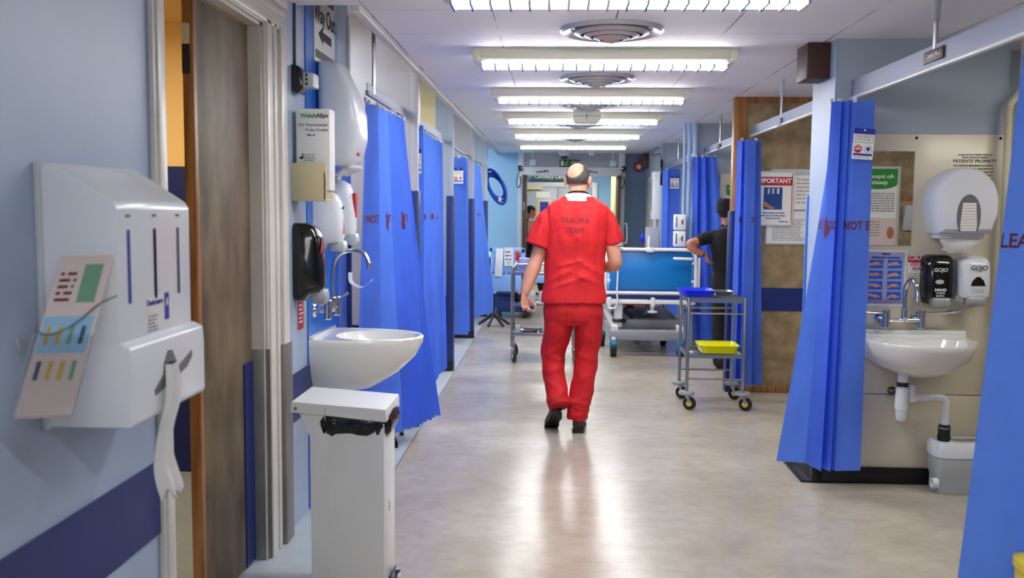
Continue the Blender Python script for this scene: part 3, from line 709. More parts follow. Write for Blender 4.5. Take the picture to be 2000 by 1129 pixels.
lettering('A', .03, 'inkwhite', t, (-1.0085, 2.365, 1.235), (0, 1, 0), name='emblem', xs=.7)
bm = B(); q = [(2.27, 1.09), (2.275, 1.12), (2.30, 1.147), (2.325, 1.145), (2.345, 1.12), (2.36, 1.095), (2.42, 1.115), (2.455, 1.125), (2.455, 1.108), (2.42, 1.085), (2.34, 1.068), (2.27, 1.055), (2.22, 1.045), (2.215, 1.06)]
prism(bm, [(a, b-.015) for a, b in q], 'x', -.9825, -.9805); obj('pull_opening', bm, 'inkgrey', t)
bm = B(); rings = []
for i in range(16):
    f = i/15; z = 1.10-.33*f; yc = 2.30-.075*math.sin(f*2)*.6+.02*f; wd = .020+.020*f+.006*math.sin(f*9)
    rings.append([Vector((-.975+.012*math.sin(f*7)+.012*math.sin(k*1.3+f*2)-.006*math.sin(2*PI*k/14), yc+wd*math.cos(2*PI*k/14), z-.02*math.sin(k*2.1)*f)) for k in range(14)])
loft(bm, rings); obj('hanging_apron', bm, 'tissue', t)
# leaflet in a clear holder
t = thing('leaflet_holder', 'clear wall pocket holding a pink and green leaflet beside the apron dispenser', 'leaflet holder', (-1.2, 1.95, 1.0))
a = Vector((-1.122, 2.07, 1.383)); b = Vector((-1.005, 2.07, 1.388)); d_ = Vector((-1.215, 1.85, 1.07)); xd = (b-a).normalized(); dn = (d_-a); up = -(dn-xd*dn.dot(xd)); hh = .40; up.normalize()
a0 = b-xd*.122-up*hh
lf = obj('leaflet', sheet(B(), a0, xd, up, .122, hh, .0015), 'brochure', t, smooth=False)
nrm = xd.cross(up); sg = 1
obj('green_photo', sheet(B(), a0+up*(hh-.125), xd, up, .04, .085, .0006, .0018).__class__ and sheet(B(), a0+xd*.064+up*(hh-.125), xd, up, .042, .10, .0006, .0018), 'brochuregreen', t, smooth=False)
bm = bars(B(), .012, .055, hh-.045, 5, .017, .008, .002, .2, xd, a0, up); obj('pink_print', bm, 'textgrey', t, smooth=False)
bm = B()
bm.free()
for k in range(8):
    bm = sheet(B(), a0+xd*(.016+.026*(k % 4))+up*(.17 if k < 4 else .085), xd, up, .010, .045, .0006, .002)
    obj('small_picture', bm, ('brochureyel', 'slatebox', 'brochuregreen', 'brochureyel')[(k*3+k//4) % 4], t, smooth=False)
bm = sheet(B(), a0+xd*.004+up*.15, xd, up, .112, .09, .0006, .0016); obj('pale_panel', bm, 'sky', t, smooth=False)
obj('clear_front', sheet(B(), a0+xd*(-.006)+up*.0, xd, up, .134, .19, .002, .008), 'clear', t, smooth=False)
obj('wire_loop', tube(B(), smooth_path([a0+xd*(-.012)+up*.21, a0+xd*.03+up*.19+nrm*.012, a0+xd*.08+up*.215+nrm*.012, a0+xd*.12+up*.265+nrm*.006, a0+xd*.155+up*.29], 5), .0022, 8), 'steel', t)
obj('bracket', bx(-1.2, -1.15, 2.0, 2.02, 1.17, 1.2, .003), 'clear', t)

# blue wall strip, light switch items, sign
struct('trim_26', bx(-1.2, -1.194, 4.45, 5.10, .0, 2.5), 'bluepan')
t = thing('direction_sign', 'white paper sign reading Way Out with a left arrow, above the towel dispenser', 'sign', (-1.192, 4.83, 2.22))
obj('sheet', bx(-1.193, -1.190, 4.60, 5.03, 2.23, 2.85), 'paper', t, smooth=False)
lettering('Way Out', .125, 'ink', t, (-1.189, 4.815, 2.41), (0, 1, 0), xs=.9)
bm = B(); prism(bm, [(4.68, 2.375), (4.77, 2.42), (4.77, 2.395), (4.95, 2.395), (4.95, 2.352), (4.77, 2.352), (4.77, 2.33)], 'x', -1.190, -1.189); obj('arrow', bm, 'ink', t, smooth=False)
obj('grey_band', bx(-1.190, -1.189, 4.62, 5.0, 2.25, 2.29), 'inkgrey', t, smooth=False)
obj('photo_band', bx(-1.190, -1.189, 4.62, 5.01, 2.55, 2.8), 'inkgrey', t, smooth=False)
t = thing('scanner_holder', 'small black bracket with a grey three slotted clip, above the thermometer box', 'bracket', (-1.19, 4.28, 2.02))
obj('base', prism(B(), [(-1.2, 2.03), (-1.2, 2.15), (-1.17, 2.145), (-1.15, 2.12), (-1.15, 2.05), (-1.17, 2.02)], 'y', 4.22, 4.32, .004), 'black', t)
cl = obj('clip', bx(-1.155, -1.10, 4.23, 4.33, 2.05, 2.115, .006), 'greyplastic', t)
for k in range(3): obj('slot', bx(-1.137, -1.128, 4.2285, 4.2305, 2.058+.02*k, 2.070+.02*k), 'black', cl)
t = thing('cable', 'thin grey cable trunking running up the wall above the black bracket', 'cable', (-1.19, 4.25, 2.15))
obj('trunking', bx(-1.2, -1.188, 4.255, 4.27, 2.15, 2.44, .002), 'slatebox', t)

t = thing('paper_towel_dispenser', 'tall white paper towel dispenser on the left wall, below the Way Out sign', 'dispenser', (-1.19, 4.8, 1.70))
bm = B(); rings = []
for z, x1, yy0, yy1 in ((1.715, .155, 4.64, 4.89), (1.75, .19, 4.62, 4.91), (1.85, .215, 4.61, 4.92), (1.98, .212, 4.61, 4.92), (2.1, .175, 4.62, 4.91), (2.19, .13, 4.63, 4.90), (2.22, .115, 4.64, 4.89), (2.235, .10, 4.66, 4.87)):
    ym, hy = (yy0+yy1)/2, (yy1-yy0)/2; r = []
    for k in range(28):
        a = 2*PI*k/28; ca, sa = math.cos(a), math.sin(a); r.append(Vector((-1.193+x1/2+x1/2*math.copysign(abs(ca)**.45, ca), ym+hy*math.copysign(abs(sa)**.35, sa), z)))
    rings.append(r)
loft(bm, rings); obj('cover', bm, 'plastic', t, sharp=60)
obj('red_button', bx(-.996, -.99, 4.68, 4.73, 1.765, 1.78, .002), 'inkred', t)
bm = B(); rings = []
for i in range(8):
    f = i/7; rings.append([Vector((-1.07+.06*math.cos(2*PI*k/16)*(1-.35*f)+.03*math.sin(f*5), 4.77+.08*math.sin(2*PI*k/16)*(1-.2*f), 1.72-.055*f+.008*math.sin(k*1.9)*f)) for k in range(16)])
loft(bm, rings); obj('paper_towel', bm, 'tissue', t)

t = thing('probe_cover_box', 'white box of thermometer probe covers standing in a cream wall holder', 'box', (-1.11, 4.27, 1.70))
xa, xb, ya, yb = -1.18, -1.025, 4.22, 4.32
obj('carton', bx(xa, xb, ya, yb, 1.58, 1.95, .002), 'paper', t)
lettering('Allyn', .027, 'ink', t, (xb-.006, ya-.0006, 1.905), (1, 0, 0), align='RIGHT', bold=.02)
lettering('Welch', .027, 'inkgreen', t, (xb-.062, ya-.0006, 1.905), (1, 0, 0), align='RIGHT', bold=.02)
lettering('250 Thermometer', .0185, 'inkgrey', t, (xb-.008, ya-.0006, 1.868), (1, 0, 0), align='RIGHT', bold=.006)
lettering('Probe Covers', .0185, 'inkgrey', t, (xb-.008, ya-.0006, 1.845), (1, 0, 0), align='RIGHT', bold=.006)
bm = bars(B(), .05, .09, .255, 1, .01, .008, .0006, .1, (1, 0, 0), (xa, ya, 1.58)); obj('print', bm, 'inkgrey', t, smooth=False)
bm = bars(B(), .035, .09, .165, 4, .009, .004, .0006, .3, (1, 0, 0), (xa, ya, 1.58)); bars(bm, .02, .08, .125, 1, .009, .004, .0006, .3, (1, 0, 0), (xa, ya, 1.58)); obj('small_print', bm, 'inkgrey', t, smooth=False)
bm = B(); prism(bm, [(xa+.015, 1.722), (xa+.032, 1.722), (xa+.032, 1.748), (xa+.027, 1.748), (xa+.027, 1.735), (xa+.015, 1.731)], 'y', ya-.001, ya); obj('factory_symbol', bm, 'ink', t, smooth=False)
t = thing('box_holder', 'cream plastic wall holder carrying the thermometer probe cover box', 'holder', (-1.12, 4.26, 1.53))
bm = bx(-1.2, -1.195+.005, 4.20, 4.34, 1.53, 1.70, .002); box(bm, -1.2, -1.04, 4.195, 4.205, 1.535, 1.703, .003)
box(bm, -1.05, -1.04, 4.195, 4.34, 1.535, 1.66, .003); box(bm, -1.2, -1.04, 4.33, 4.34, 1.535, 1.70, .003); box(bm, -1.2, -1.04, 4.195, 4.34, 1.53, 1.54, .003)
obj('tray', bm, 'cream2', t)

def soap(name, label, x0, xd, y, hw, z0, z1, dep, m, lever, red=None, txt=None, black=False):
    """wall soap dispenser; profile in (depth, z), extruded across the width; faces +X from the left wall or -Y from the sink wall"""
    side = xd == 'x'
    t = thing(name, label, 'soap dispenser', (x0, y, z0) if side else (y, x0, z0))
    h = z1-z0
    pf = [(0, 0), (0, 1), (.25, 1.0), (.55, .985), (.78, .93), (.90, .80), (1.0, .45), (1.0, .22), (.93, .12), (.55, .10), (.35, .0)]
    n = 12; rings = []
    for i in range(n+1):
        u = -1+2*i/n; sh = (1-abs(u)**5*.14); dd = dep*(1-.22*abs(u)**3.5)
        r = []
        for a, b in pf:
            zz = z0+h*(.5+(b-.5)*sh)
            r.append(Vector((x0+a*dd, y+hw*u, zz)) if side else Vector((y+hw*u, x0-a*dd, zz)))
        rings.append(r)
    bm = B(); loft(bm, rings); bmesh.ops.bevel(bm, geom=[e for e in bm.edges if e.calc_face_angle(0) > .5], offset=.004, segments=2, affect='EDGES')
    obj('shell', bm, m, t, sharp=50)
    def T(a, u, zz): return Vector((x0+a, y+u, zz)) if side else Vector((y+u, x0-a, zz))
    # push lever
    bm = B(); rings = []
    for aa, zz, wv in ((.62, .02, .45), (.98, .0, .6), (1.06, .06, .66), (1.04, .16, .62), (.9, .19, .55)):
        rings.append([T(dep*aa+.004*math.cos(2*PI*k/12), hw*wv*math.cos(2*PI*k/12), z0+h*zz+.012*math.sin(2*PI*k/12)) for k in range(12)])
    lv = B(); q = []
    p_ = [(.55, -.03), (1.02, -.04), (1.08, .03), (1.03, .15), (.6, .14)]
    loft(lv, [[T(dep*a, hw*.62*u, z0+h*b) for a, b in p_] for u in (-1, -.6, 0, .6, 1)]); bmesh.ops.bevel(lv, geom=lv.edges[:], offset=.003, segments=1, affect='EDGES'); bm.free()
    obj('push_lever', lv, lever, t, sharp=50)
    return t, T
t, T = soap('soap_dispenser', 'glossy black soap dispenser at the left basin, lowest of the three', -1.198, 'x', 4.27, .068, 1.065, 1.43, .135, 'black', 'soapgrey')
obj('red_label', prism(B(), [(4.22, 1.30), (4.25, 1.36), (4.26, 1.30), (4.25, 1.27)], 'x', -1.073, -1.071), 'inkred', t, smooth=False)
t, T = soap('soap_dispenser', 'white soap dispenser with a red drop mark at the left basin, above the tap', -1.198, 'x', 4.62, .064, 1.29, 1.585, .145, 'plastic', 'greyplastic')
obj('red_drop', prism(B(), [(4.60, 1.37), (4.64, 1.37), (4.62, 1.44)], 'x', -1.0545, -1.0525), 'inkred', t, smooth=False)
lettering('GOJO', .022, 'ink', t, (-1.058, 4.62, 1.49), (0, 1, 0), (0.1, 0, 1))
t, T = soap('soap_dispenser', 'white soap dispenser with a long red strip label, farthest at the left basin', -1.198, 'x', 4.91, .066, 1.315, 1.65, .145, 'plastic', 'greyplastic')
obj('red_label', prism(B(), [(4.89, 1.45), (4.92, 1.45), (4.93, 1.58), (4.88, 1.58)], 'x', -1.062, -1.05), 'inkred', t, smooth=False)
obj('back_box', bx(-1.2, -1.14, 4.85, 4.97, 1.38, 1.67, .006), 'greyplastic', t)
t = tag(obj('warning_sticker', bx(-1.2, -1.198, 4.29, 4.38, .92, 1.055), 'inkred', smooth=False), 'small red warning sticker on the wall under the black soap dispenser', 'sticker')
bm = bars(B(), .01, .08, .115, 5, .02, .009, .0, .3, (0, 1, 0), (-1.1975, 4.29, .925)); obj('print', bm, 'inkwhite', t, smooth=False)

def mixer(t, O, out, along, scale=1.0):
    """wall mixer tap: O centre on the wall, out = away from the wall, along = along the wall"""
    O = Vector(O); o = Vector(out); a = Vector(along); u = Vector((0, 0, 1))
    for s in (-1, 1):
        c = O+a*.095*s
        bm = tube(B(), [c, c+o*.008, c+o*.018], [.038, .038, .028], 20); obj('wall_plate', bm, 'chrome', t)
        obj('inlet', tube(B(), [c+o*.01, c+o*.075], .013, 12), 'chrome', t)
        bm = tube(B(), [c+o*.075+u*z for z in (-.045, -.04, .05, .055)], [.016, .021, .021, .017], 16); v = obj('valve_body', bm, 'chrome', t)
        bm = tube(B(), smooth_path([c+o*.078+u*.045, c+o*.08+a*s*.03+u*.04, c+o*.085+a*s*.12+u*.045, c+o*.09+a*s*.17+u*.052, c+o*.09+a*s*.20+u*.05], 4), [.006]*8+[.007, .008, .009, .010, .011, .011, .010, .009, .006], 8, ref=tuple(u)); obj('lever_handle', bm, 'chrome', t)
    obj('cross_bar', tube(B(), [O-a*.095+o*.078, O+a*.095+o*.078], .011, 12), 'chrome', t)
    c = O+o*.078
    obj('spout_base', tube(B(), [c-u*.015, c+u*.0, c+u*.055, c+u*.062], [.012, .017, .017, .012], 16), 'chrome', t)
    return c
# left basin
t = thing('wash_basin', 'white ceramic basin on the left wall behind the pedal bin', 'basin', (-1.2, 4.68, .56))
def dring(xw, L_, hw, z, yc, e=2.6):
    """D shaped outline: 30 points round the bulge, 14 along the wall"""
    out = []
    for k in range(30):
        a = -PI/2+PI*k/29; out.append(Vector((xw+L_*max(0, math.cos(a))**(2/e), yc+hw*math.copysign(abs(math.sin(a))**(2/2.3), math.sin(a)), z)))
    for k in range(14): out.append(Vector((xw, yc+hw*(1-2*(k+1)/15), z)))
    return out
def basin_mesh(rz, rings_out, rings_in, f):
    bm = B(); R = [[f(p) for p in r] for r in rings_out+rings_in]
    V = [[bm.verts.new(p) for p in r] for r in R]; n = len(V[0])
    for a, b in zip(V, V[1:]):
        for k in range(n): bm.faces.new((a[k], a[(k+1) % n], b[(k+1) % n], b[k]))
    bm.faces.new(V[0]); bm.faces.new(V[-1][::-1]); return bm
yc = 4.70
outer = [dring(-1.2, .20, .12, .565, yc), dring(-1.2, .30, .17, .585, yc), dring(-1.2, .42, .215, .665, yc), dring(-1.2, .50, .235, .745, yc), dring(-1.2, .535, .245, .815, yc), dring(-1.2, .54, .248, .842, yc), dring(-1.2, .53, .243, .85, yc)]
ANG = [-PI/2+PI*k/29 for k in range(30)]+[PI/2+PI*(k+1)/15 for k in range(14)]
def oval(cx, cy, a, b, z): return [Vector((cx+a*math.cos(q), cy+b*math.sin(q), z)) for q in ANG]
inner = [oval(-.90, yc, .215, .195, .845), oval(-.90, yc, .20, .18, .80), oval(-.90, yc, .15, .13, .735), oval(-.90, yc, .05, .05, .715)]
obj('bowl', basin_mesh(0, outer, inner, lambda p: p), 'ceramic', t, sharp=50)
obj('splash_lip', bx(-1.2, -1.17, yc-.24, yc+.24, .845, .865, .006), 'ceramic', t)
obj('waste', lathe(B(), [(.03, 0), (.028, .004), (0, .004)], (-.9, yc, .715), 'z', 20), 'chrome', t)
t = thing('wall_tap', 'chrome lever mixer tap with a swan neck over the left basin', 'tap', (-1.2, 4.66, .98))
c = mixer(t, (-1.2, 4.66, .985), (1, 0, 0), (0, 1, 0))
sp = smooth_path([c+Vector((0, 0, .05)), c+Vector((0, 0, .2)), c+Vector((.03, 0, .275)), c+Vector((.10, -.01, .30)), c+Vector((.165, -.02, .285)), c+Vector((.195, -.03, .23))], 6)
obj('spout', tube(B(), sp, .0115, 14), 'chrome', t)
obj('nozzle', tube(B(), [sp[-1]+Vector((0, 0, .01)), sp[-1]-Vector((0, 0, .012)), sp[-1]-Vector((0, 0, .02))], [.013, .016, .013], 14), 'chrome', t)
t = tag(obj('paper_strip', tube(B(), smooth_path([(-1.10, 4.97, 1.15), (-1.09, 4.95, 1.10), (-1.03, 4.9, 1.075), (-.98, 4.86, 1.10), (-.955, 4.84, 1.12)], 5), [(.011, .0015)]*21, 10, ref=(0, 0, 1)), 'plastic'), 'curved white plastic hook arm beside the left tap', 'hook')

# pedal bin
t = thing('pedal_bin', 'tall white metal pedal bin with black liner, in front of the left basin', 'bin', (-.85, 3.72, 0))
x0, x1, yf, yb = -.965, -.665, 3.56, 3.84
obj('body', bx(x0, x1, yf, yb, .03, .655, .004), 'lidw', t)
obj('front_panel', bx(x0+.07, x1-.002, yf-.003, yf+.01, .04, .64, .002), 'lidw', t)
obj('foot_plate', bx(x0-.01, x1+.01, yf-.01, yb+.01, 0, .035, .006), 'black', t)
for y in (yf-.004, yb-.01):
    obj('hinge_arm', prism(B(), [(x0, .45), (x0, .60), (-1.02, .715), (-.88, .715), (-.925, .66), (-.925, .45)], 'y', y, y+.014, .002), 'lidw', t)
l_ = obj('lid', prism(B(), [(-1.04, .695), (-1.035, .735), (-.655, .712), (-.652, .665), (-.67, .665), (-.90, .685)], 'y', 3.535, 3.90, .004), 'lidw', t)
obj('lid_seam', bx(-.90, -.897, 3.531, 3.536, .67, .715), 'greyplastic', l_)
obj('hinge_bolt', lathe(B(), [(.008, 0), (.006, -.006), (0, -.006)], (-1.018, 3.535, .71), 'y', 12), 'steel', l_)
bm = B(); rings = []
for z, g, am in ((.60, .002, .002), (.62, .014, .006), (.65, .02, .008), (.675, .014, .004), (.695, -.004, .002)):
    rings.append([p+Vector((am*math.sin(k*1.7+z*30), am*math.cos(k*2.3), (am if z < .66 else 0)*math.sin(k*.9))) for k, p in enumerate(sup(-.795, 3.71, z, .135+g, .145+g, 48, 5))])
loft(bm, rings); obj('bin_liner', bm, 'bag', t, sharp=70)
obj('lock_slot', bx(x1-.001, x1+.0015, 3.68, 3.695, .30, .335), 'black', t)
obj('pedal', bx(x1, x1+.04, 3.63, 3.75, .03, .05, .004), 'black', t)
t.location = (-.805, 3.55, 0); t.scale = (.95, .82, 1.045)

t = thing('stool', 'black stool behind the first left curtain, its feet showing under the hem', 'stool', (-1.28, 5.75, 0))
obj('seat', lathe(B(), [(0, .46), (.15, .46), (.17, .48), (.17, .51), (.15, .53), (0, .53)], (-1.28, 5.75, 0), 'z', 24), 'black', t)
for x, y in ((-.97, 5.66), (-.985, 5.98), (-1.5, 5.6), (-1.5, 5.95)): obj('leg', tube(B(), [(x, y, 0), (x, y, .03), (-1.28+(x+1.28)*.3, 5.75+(y-5.75)*.4, .47)], [.016, .013, .012], 8), 'black', t)

# end of the left side
t = thing('lifting_sling', 'bundle of royal blue fabric straps hanging on the far left wall end', 'sling', (-1.0, 13.6, 1.5))
for i, (dx, r, w_) in enumerate(((0, .25, .07), (.02, .20, .07), (-.02, .16, .06))):
    pts = [(-.86+.115*math.sin(a)*(1 if True else 1)+dx*.5+.10*(1-math.cos(a))*.2, 13.6+.03*i, 1.83+r*math.cos(a)) for a in [2*PI*k/16 for k in range(16)]]
    pts = [(x+(1.83-z)*.28, y, z) for x, y, z in pts]
    P = smooth_path(pts, 3, True); P += [P[0], P[1]]
    obj('strap', tube(B(), P, [(w_, .02)]*len(P), 10, ref=(0, 1, 0), ref_is_side=True), 'slingblue', t)
obj('label_tab', bx(-.80, -.76, 13.56, 13.57, 1.62, 1.68), 'paper', t)
obj('hook', bx(-1.02, -.85, 13.62, 13.64, 2.0, 2.04, .004), 'steel', t)
t['label'] = 'bundle of royal blue fabric straps hanging on the far left wall end'
struct('wall_left_end', bx(-3.5, -1.0, 13.64, 13.7, 0, 2.77), 'sky')

# ================================================================== SINK WALL
W = 5.108
m_ = thing('mirror', 'wall mirror on the cream panel reflecting a green poster', 'mirror', (1.76, W, 1.32))
obj('glass', bx(1.58, 1.945, W-.004, W-.0015, 1.325, 1.832), 'mirror', m_)
obj('backing', bx(1.577, 1.948, W-.0015, W+.0, 1.322, 1.835), 'greyplastic', m_)
for x in (1.62, 1.90):
    for z in (1.385, 1.78): obj('screw', lathe(B(), [(.009, 0), (.008, -.003), (0, -.004)], (x, W-.004, z), 'y', 12), 'steel', m_)
# posters behind, seen in the mirror
t = thing('poster', 'green topped poster An important question on the board facing the sink, seen in the mirror', 'poster', (2.62, 2.59, 1.24))
obj('frame', bx(2.44, 2.80, 2.58, 2.592, 1.22, 1.875, .003), 'greyplastic', t)
obj('sheet', bx(2.46, 2.775, 2.592, 2.594, 1.24, 1.855), 'paper', t, smooth=False)
bm = B(); q = [(2.46, 1.855), (2.775, 1.855), (2.775, 1.735)]+[(2.62+.155*math.cos(a), 1.735-.045*math.sin(a)) for a in [PI*k/12 for k in range(13)]]
prism(bm, q, 'y', 2.594, 2.5955); obj('green_head', bm, 'inkgreen', t, smooth=False)
lettering('An important', .047, 'inkwhite', t, (2.615, 2.597, 1.77), (-1, 0, 0), bold=.015); lettering('question', .047, 'inkwhite', t, (2.615, 2.597, 1.722), (-1, 0, 0), bold=.015)
bm = bars(B(), -.14, .14, 1.66, 8, .02, .007, .005, .3, (-1, 0, 0), (2.615, 2.592, 0)); obj('print', bm, 'inkgrey', t, smooth=False)
obj('photo_card', bx(2.46, 2.775, 2.594, 2.5955, 1.24, 1.46), 'brochure', t, smooth=False)
bm = bars(B(), -.03, .14, 1.43, 6, .022, .006, .005, .3, (-1, 0, 0), (2.615, 2.592, 0)); obj('print', bm, 'inkgrey', t, smooth=False)
obj('portrait', ell(B(), (2.735, 2.5955, 1.34), (.03, .003, .05)), 'skin2', t)
t = thing('wall_rack', 'grey sloping wall rack beside the mirrored poster', 'rack', (2.93, 2.6, 1.34))
obj('tray', prism(B(), [(2.58, 1.36), (2.58, 1.56), (2.66, 1.56), (2.60, 1.36)], 'x', 2.83, 3.05, .004), 'greyplastic', t)
struct('trim_27', bx(1.78, 4.3, 2.58, 2.586, 1.60, 1.64), 'oak')

t = thing('technique_poster', 'blue poster titled Hand disinfection technique with eight hand pictures', 'poster', (1.82, W, .98))
obj('laminate', bx(1.70, 1.93, W-.004, W, .99, 1.298, .002), 'paper', t, smooth=False)
obj('sheet', bx(1.713, 1.917, W-.006, W-.004, 1.005, 1.288), 'lilac', t, smooth=False)
lettering('Hand', .020, 'inkblue', t, (1.815, W-.0075, 1.268), bold=.02); lettering('disinfection technique', .0175, 'inkblue', t, (1.815, W-.0075, 1.25), bold=.02)
for r in range(4):
    for c_ in range(2):
        cx = 1.765+.10*c_; cz = 1.222-.058*r
        p_ = obj('picture', bx(cx-.037, cx+.037, W-.0072, W-.006, cz-.023, cz+.023), 'picblue', t, smooth=False)
        sg = 1 if c_ == 0 else -1
        bm = tube(B(), [(cx-.037, W-.008, cz-.004+.004*r*sg), (cx-.012, W-.0085, cz+.001), (cx+.012, W-.0085, cz+.004-.003*r)], [(.007, .0015), (.008, .0015), (.011, .0015)], 8, ref=(0, 0, 1), ref_is_side=True)
        obj('hand', bm, 'skin', p_)
        bm = tube(B(), [(cx+.006, W-.0085, cz+.004), (cx+.028, W-.0085, cz-.003-.002*r)], [(.006, .001), (.003, .001)], 6, ref=(0, 0, 1), ref_is_side=True); obj('fingers', bm, 'skin', p_)
bm = bars(B(), 1.72, 1.91, 1.017, 1, .01, .004, .0, .1, (1, 0, 0), (0, W-.0075, 0)); obj('print', bm, 'inkred', t, smooth=False)
t = thing('caution_notice', 'red and white sign reading CAUTION VERY HOT WATER, partly behind the black dispenser', 'sign', (2.0, W, 1.18))
obj('sheet', bx(1.935, 2.085, W-.002, W, 1.175, 1.272), 'paper', t, smooth=False)
obj('red_band', bx(1.937, 2.083, W-.003, W-.002, 1.234, 1.27), 'inkred', t, smooth=False)
lettering('CAUTION', .036, 'inkwhite', t, (2.01, W-.0042, 1.239), bold=.02, xs=.85); lettering('VERY HOT', .027, 'inkred', t, (2.01, W-.0032, 1.209)); lettering('WATER', .027, 'inkred', t, (2.005, W-.0032, 1.184))
t = thing('wall_print', 'small black notice printed on the cream panel, headed PATIENTS PROPERTY', 'notice', (2.25, W, 1.62))
lettering("PATIENTS' PROPERTY", .024, 'ink', t, (2.265, W-.001, 1.77), bold=.01)
lettering('Liverpool Area Health Authority', .0135, 'ink', t, (2.265, W-.001, 1.81)); lettering('Royal Liverpool Hospital', .0135, 'ink', t, (2.265, W-.001, 1.796))
for i, s_ in enumerate(('THE LIVERPOOL AREA HEALTH AUTHORITY', 'ITS OFFICERS, SERVANTS OR', 'LIABILITY FOR THE', "PATIENTS' PROPERTY", 'OR VALUABLES', 'FOR SAFE')):
    lettering(s_, .0125, 'ink', t, (2.365, W-.001, 1.752-.0175*i), align='RIGHT', xs=1 if i else .86)
for i, (x, z) in enumerate(((1.952, 1.905), (2.395, 1.905))):
    tag(obj('panel_screw', lathe(B(), [(.008, 0), (.007, -.003), (0, -.004)], (x, W, z), 'y', 12), 'black'), ('black screw at the top middle of the cream sink panel', 'black screw at the top right corner of the cream sink panel')[i], 'screw')
for i, (x, z, lb) in enumerate(((1.84, .322, 'left round blanking cap low on the cream panel under the sink'), (2.03, .325, 'right round blanking cap low on the cream panel under the sink'))):
    tag(obj('blanking_cap', lathe(B(), [(.024, 0), (.022, -.003), (0, -.004)], (x, W, z), 'y', 20), 'panelcream'), lb, 'cap')

t = thing('roll_towel_dispenser', 'big rounded white paper towel dispenser with an arched window over the sink', 'dispenser', (2.165, W, 1.38))
def arch(cx, z0, z1, hw, n=36, tap=.9):
    """egg outline with a flat bottom"""
    out = []; zc = z0+(z1-z0)*.44
    for k in range(n+1):
        a = PI*k/n; out.append((cx+hw*math.cos(a), zc+(z1-zc)*math.sin(a)**.95))
    out += [(cx-hw*.98, zc-(zc-z0)*.4), (cx-hw*.80, z0), (cx+hw*.80, z0), (cx+hw*.98, zc-(zc-z0)*.4)]
    return out
bm = B(); prof = [(0, 1.0, 0), (.10, 1.0, 0), (.14, .985, .002), (.175, .93, .006), (.19, .86, .012)]
rings = []
for dy, s_, _ in prof:
    rings.append([Vector((2.165+(x-2.165)*s_*(1 if dy > .1 else 1), W-dy, 1.57+(z-1.57)*s_)) for x, z in arch(2.165, 1.395, 1.745, .168)])
loft(bm, rings); obj('cover', bm, 'plastic', t, sharp=50)
bm = B(); prism(bm, arch(2.165, 1.405, 1.60, .060), 'y', W-.193, W-.186); obj('window', bm, 'inkgrey', t)
for k in range(10):
    obj('paper_stack', bx(2.122+.0012*abs(k-2), 2.208-.0012*abs(k-2), W-.1955, W-.19, 1.408+.015*k, 1.4215+.015*k, .002), 'paper', t, smooth=False)
bm = bx(2.045, 2.285, W-.12, W-.0, 1.365, 1.40, .012); obj('chute', bm, 'plastic', t)
bm = B(); rings = []
for i in range(10):
    f = i/9; rings.append([Vector((2.165+(.095+.01*math.sin(f*6))*math.cos(2*PI*k/24), W-.085-.035*math.sin(2*PI*k/24)-.02*math.sin(f*3), 1.375-.085*f+.015*math.cos(2*PI*k/24)**2*f+.006*math.sin(k*1.3)*f)) for k in range(24)])
loft(bm, rings, close=False); obj('paper_towel', bm, 'tissue', t)
t, T = soap('soap_dispenser', 'glossy black soap dispenser labelled HAND, under the big towel dispenser', W, 'y', 2.08, .076, 1.01, 1.28, .11, 'black', 'soapgrey')
yy = W-.112
lettering('GOJO', .028, 'inkwhite', t, (2.068, yy, 1.185), shear=.2); lettering('HAND', .021, 'inkwhite', t, (2.072, yy-.001, 1.082), bold=.03); lettering('HYGIENE', .012, 'inkwhite', t, (2.072, yy-.001, 1.070))
bm = bars(B(), 2.05, 2.094, 1.066, 2, .006, .003, .0, .1, (1, 0, 0), (0, yy-.001, 0)); obj('print', bm, 'inkwhite', t, smooth=False)
obj('level_window', ell(B(), (2.068, W-.108, 1.135), (.024, .004, .013)), 'greyplastic', t)
t, T = soap('soap_dispenser', 'white soap dispenser with a dark window, right of the black one', W, 'y', 2.262, .080, 1.02, 1.275, .11, 'plastic', 'soapgrey')
lettering('GOJO', .034, 'ink', t, (2.267, yy, 1.195), bold=.015, shear=.2)
bm = B(); prism(bm, [(2.229, 1.118), (2.305, 1.118), (2.295, 1.145), (2.275, 1.165), (2.259, 1.165), (2.239, 1.145)], 'y', W-.1135, W-.1085); obj('dark_window', bm, 'black', t)
bm = bars(B(), 2.237, 2.302, 1.105, 3, .01, .004, .0, .1, (1, 0, 0), (0, yy, 0)); obj('print', bm, 'greyplastic', t, smooth=False)

t = thing('wall_tap', 'chrome wall mixer with a swan neck over the right hand sink', 'tap', (1.90, W, .93))
c = mixer(t, (1.90, W, .925), (0, -1, 0), (1, 0, 0))
sp = smooth_path([c+Vector((0, 0, .05)), c+Vector((0, 0, .16)), c+Vector((.004, -.02, .20)), c+Vector((.01, -.06, .225)), c+Vector((.017, -.10, .20)), c+Vector((.02, -.115, .15))], 6)
obj('spout', tube(B(), sp, .0125, 14), 'chrome', t)
obj('nozzle', tube(B(), [sp[-1]+Vector((0, 0, .01)), sp[-1]-Vector((0, 0, .02)), sp[-1]-Vector((0, 0, .035))], [.011, .016, .018], 14), 'chrome', t)

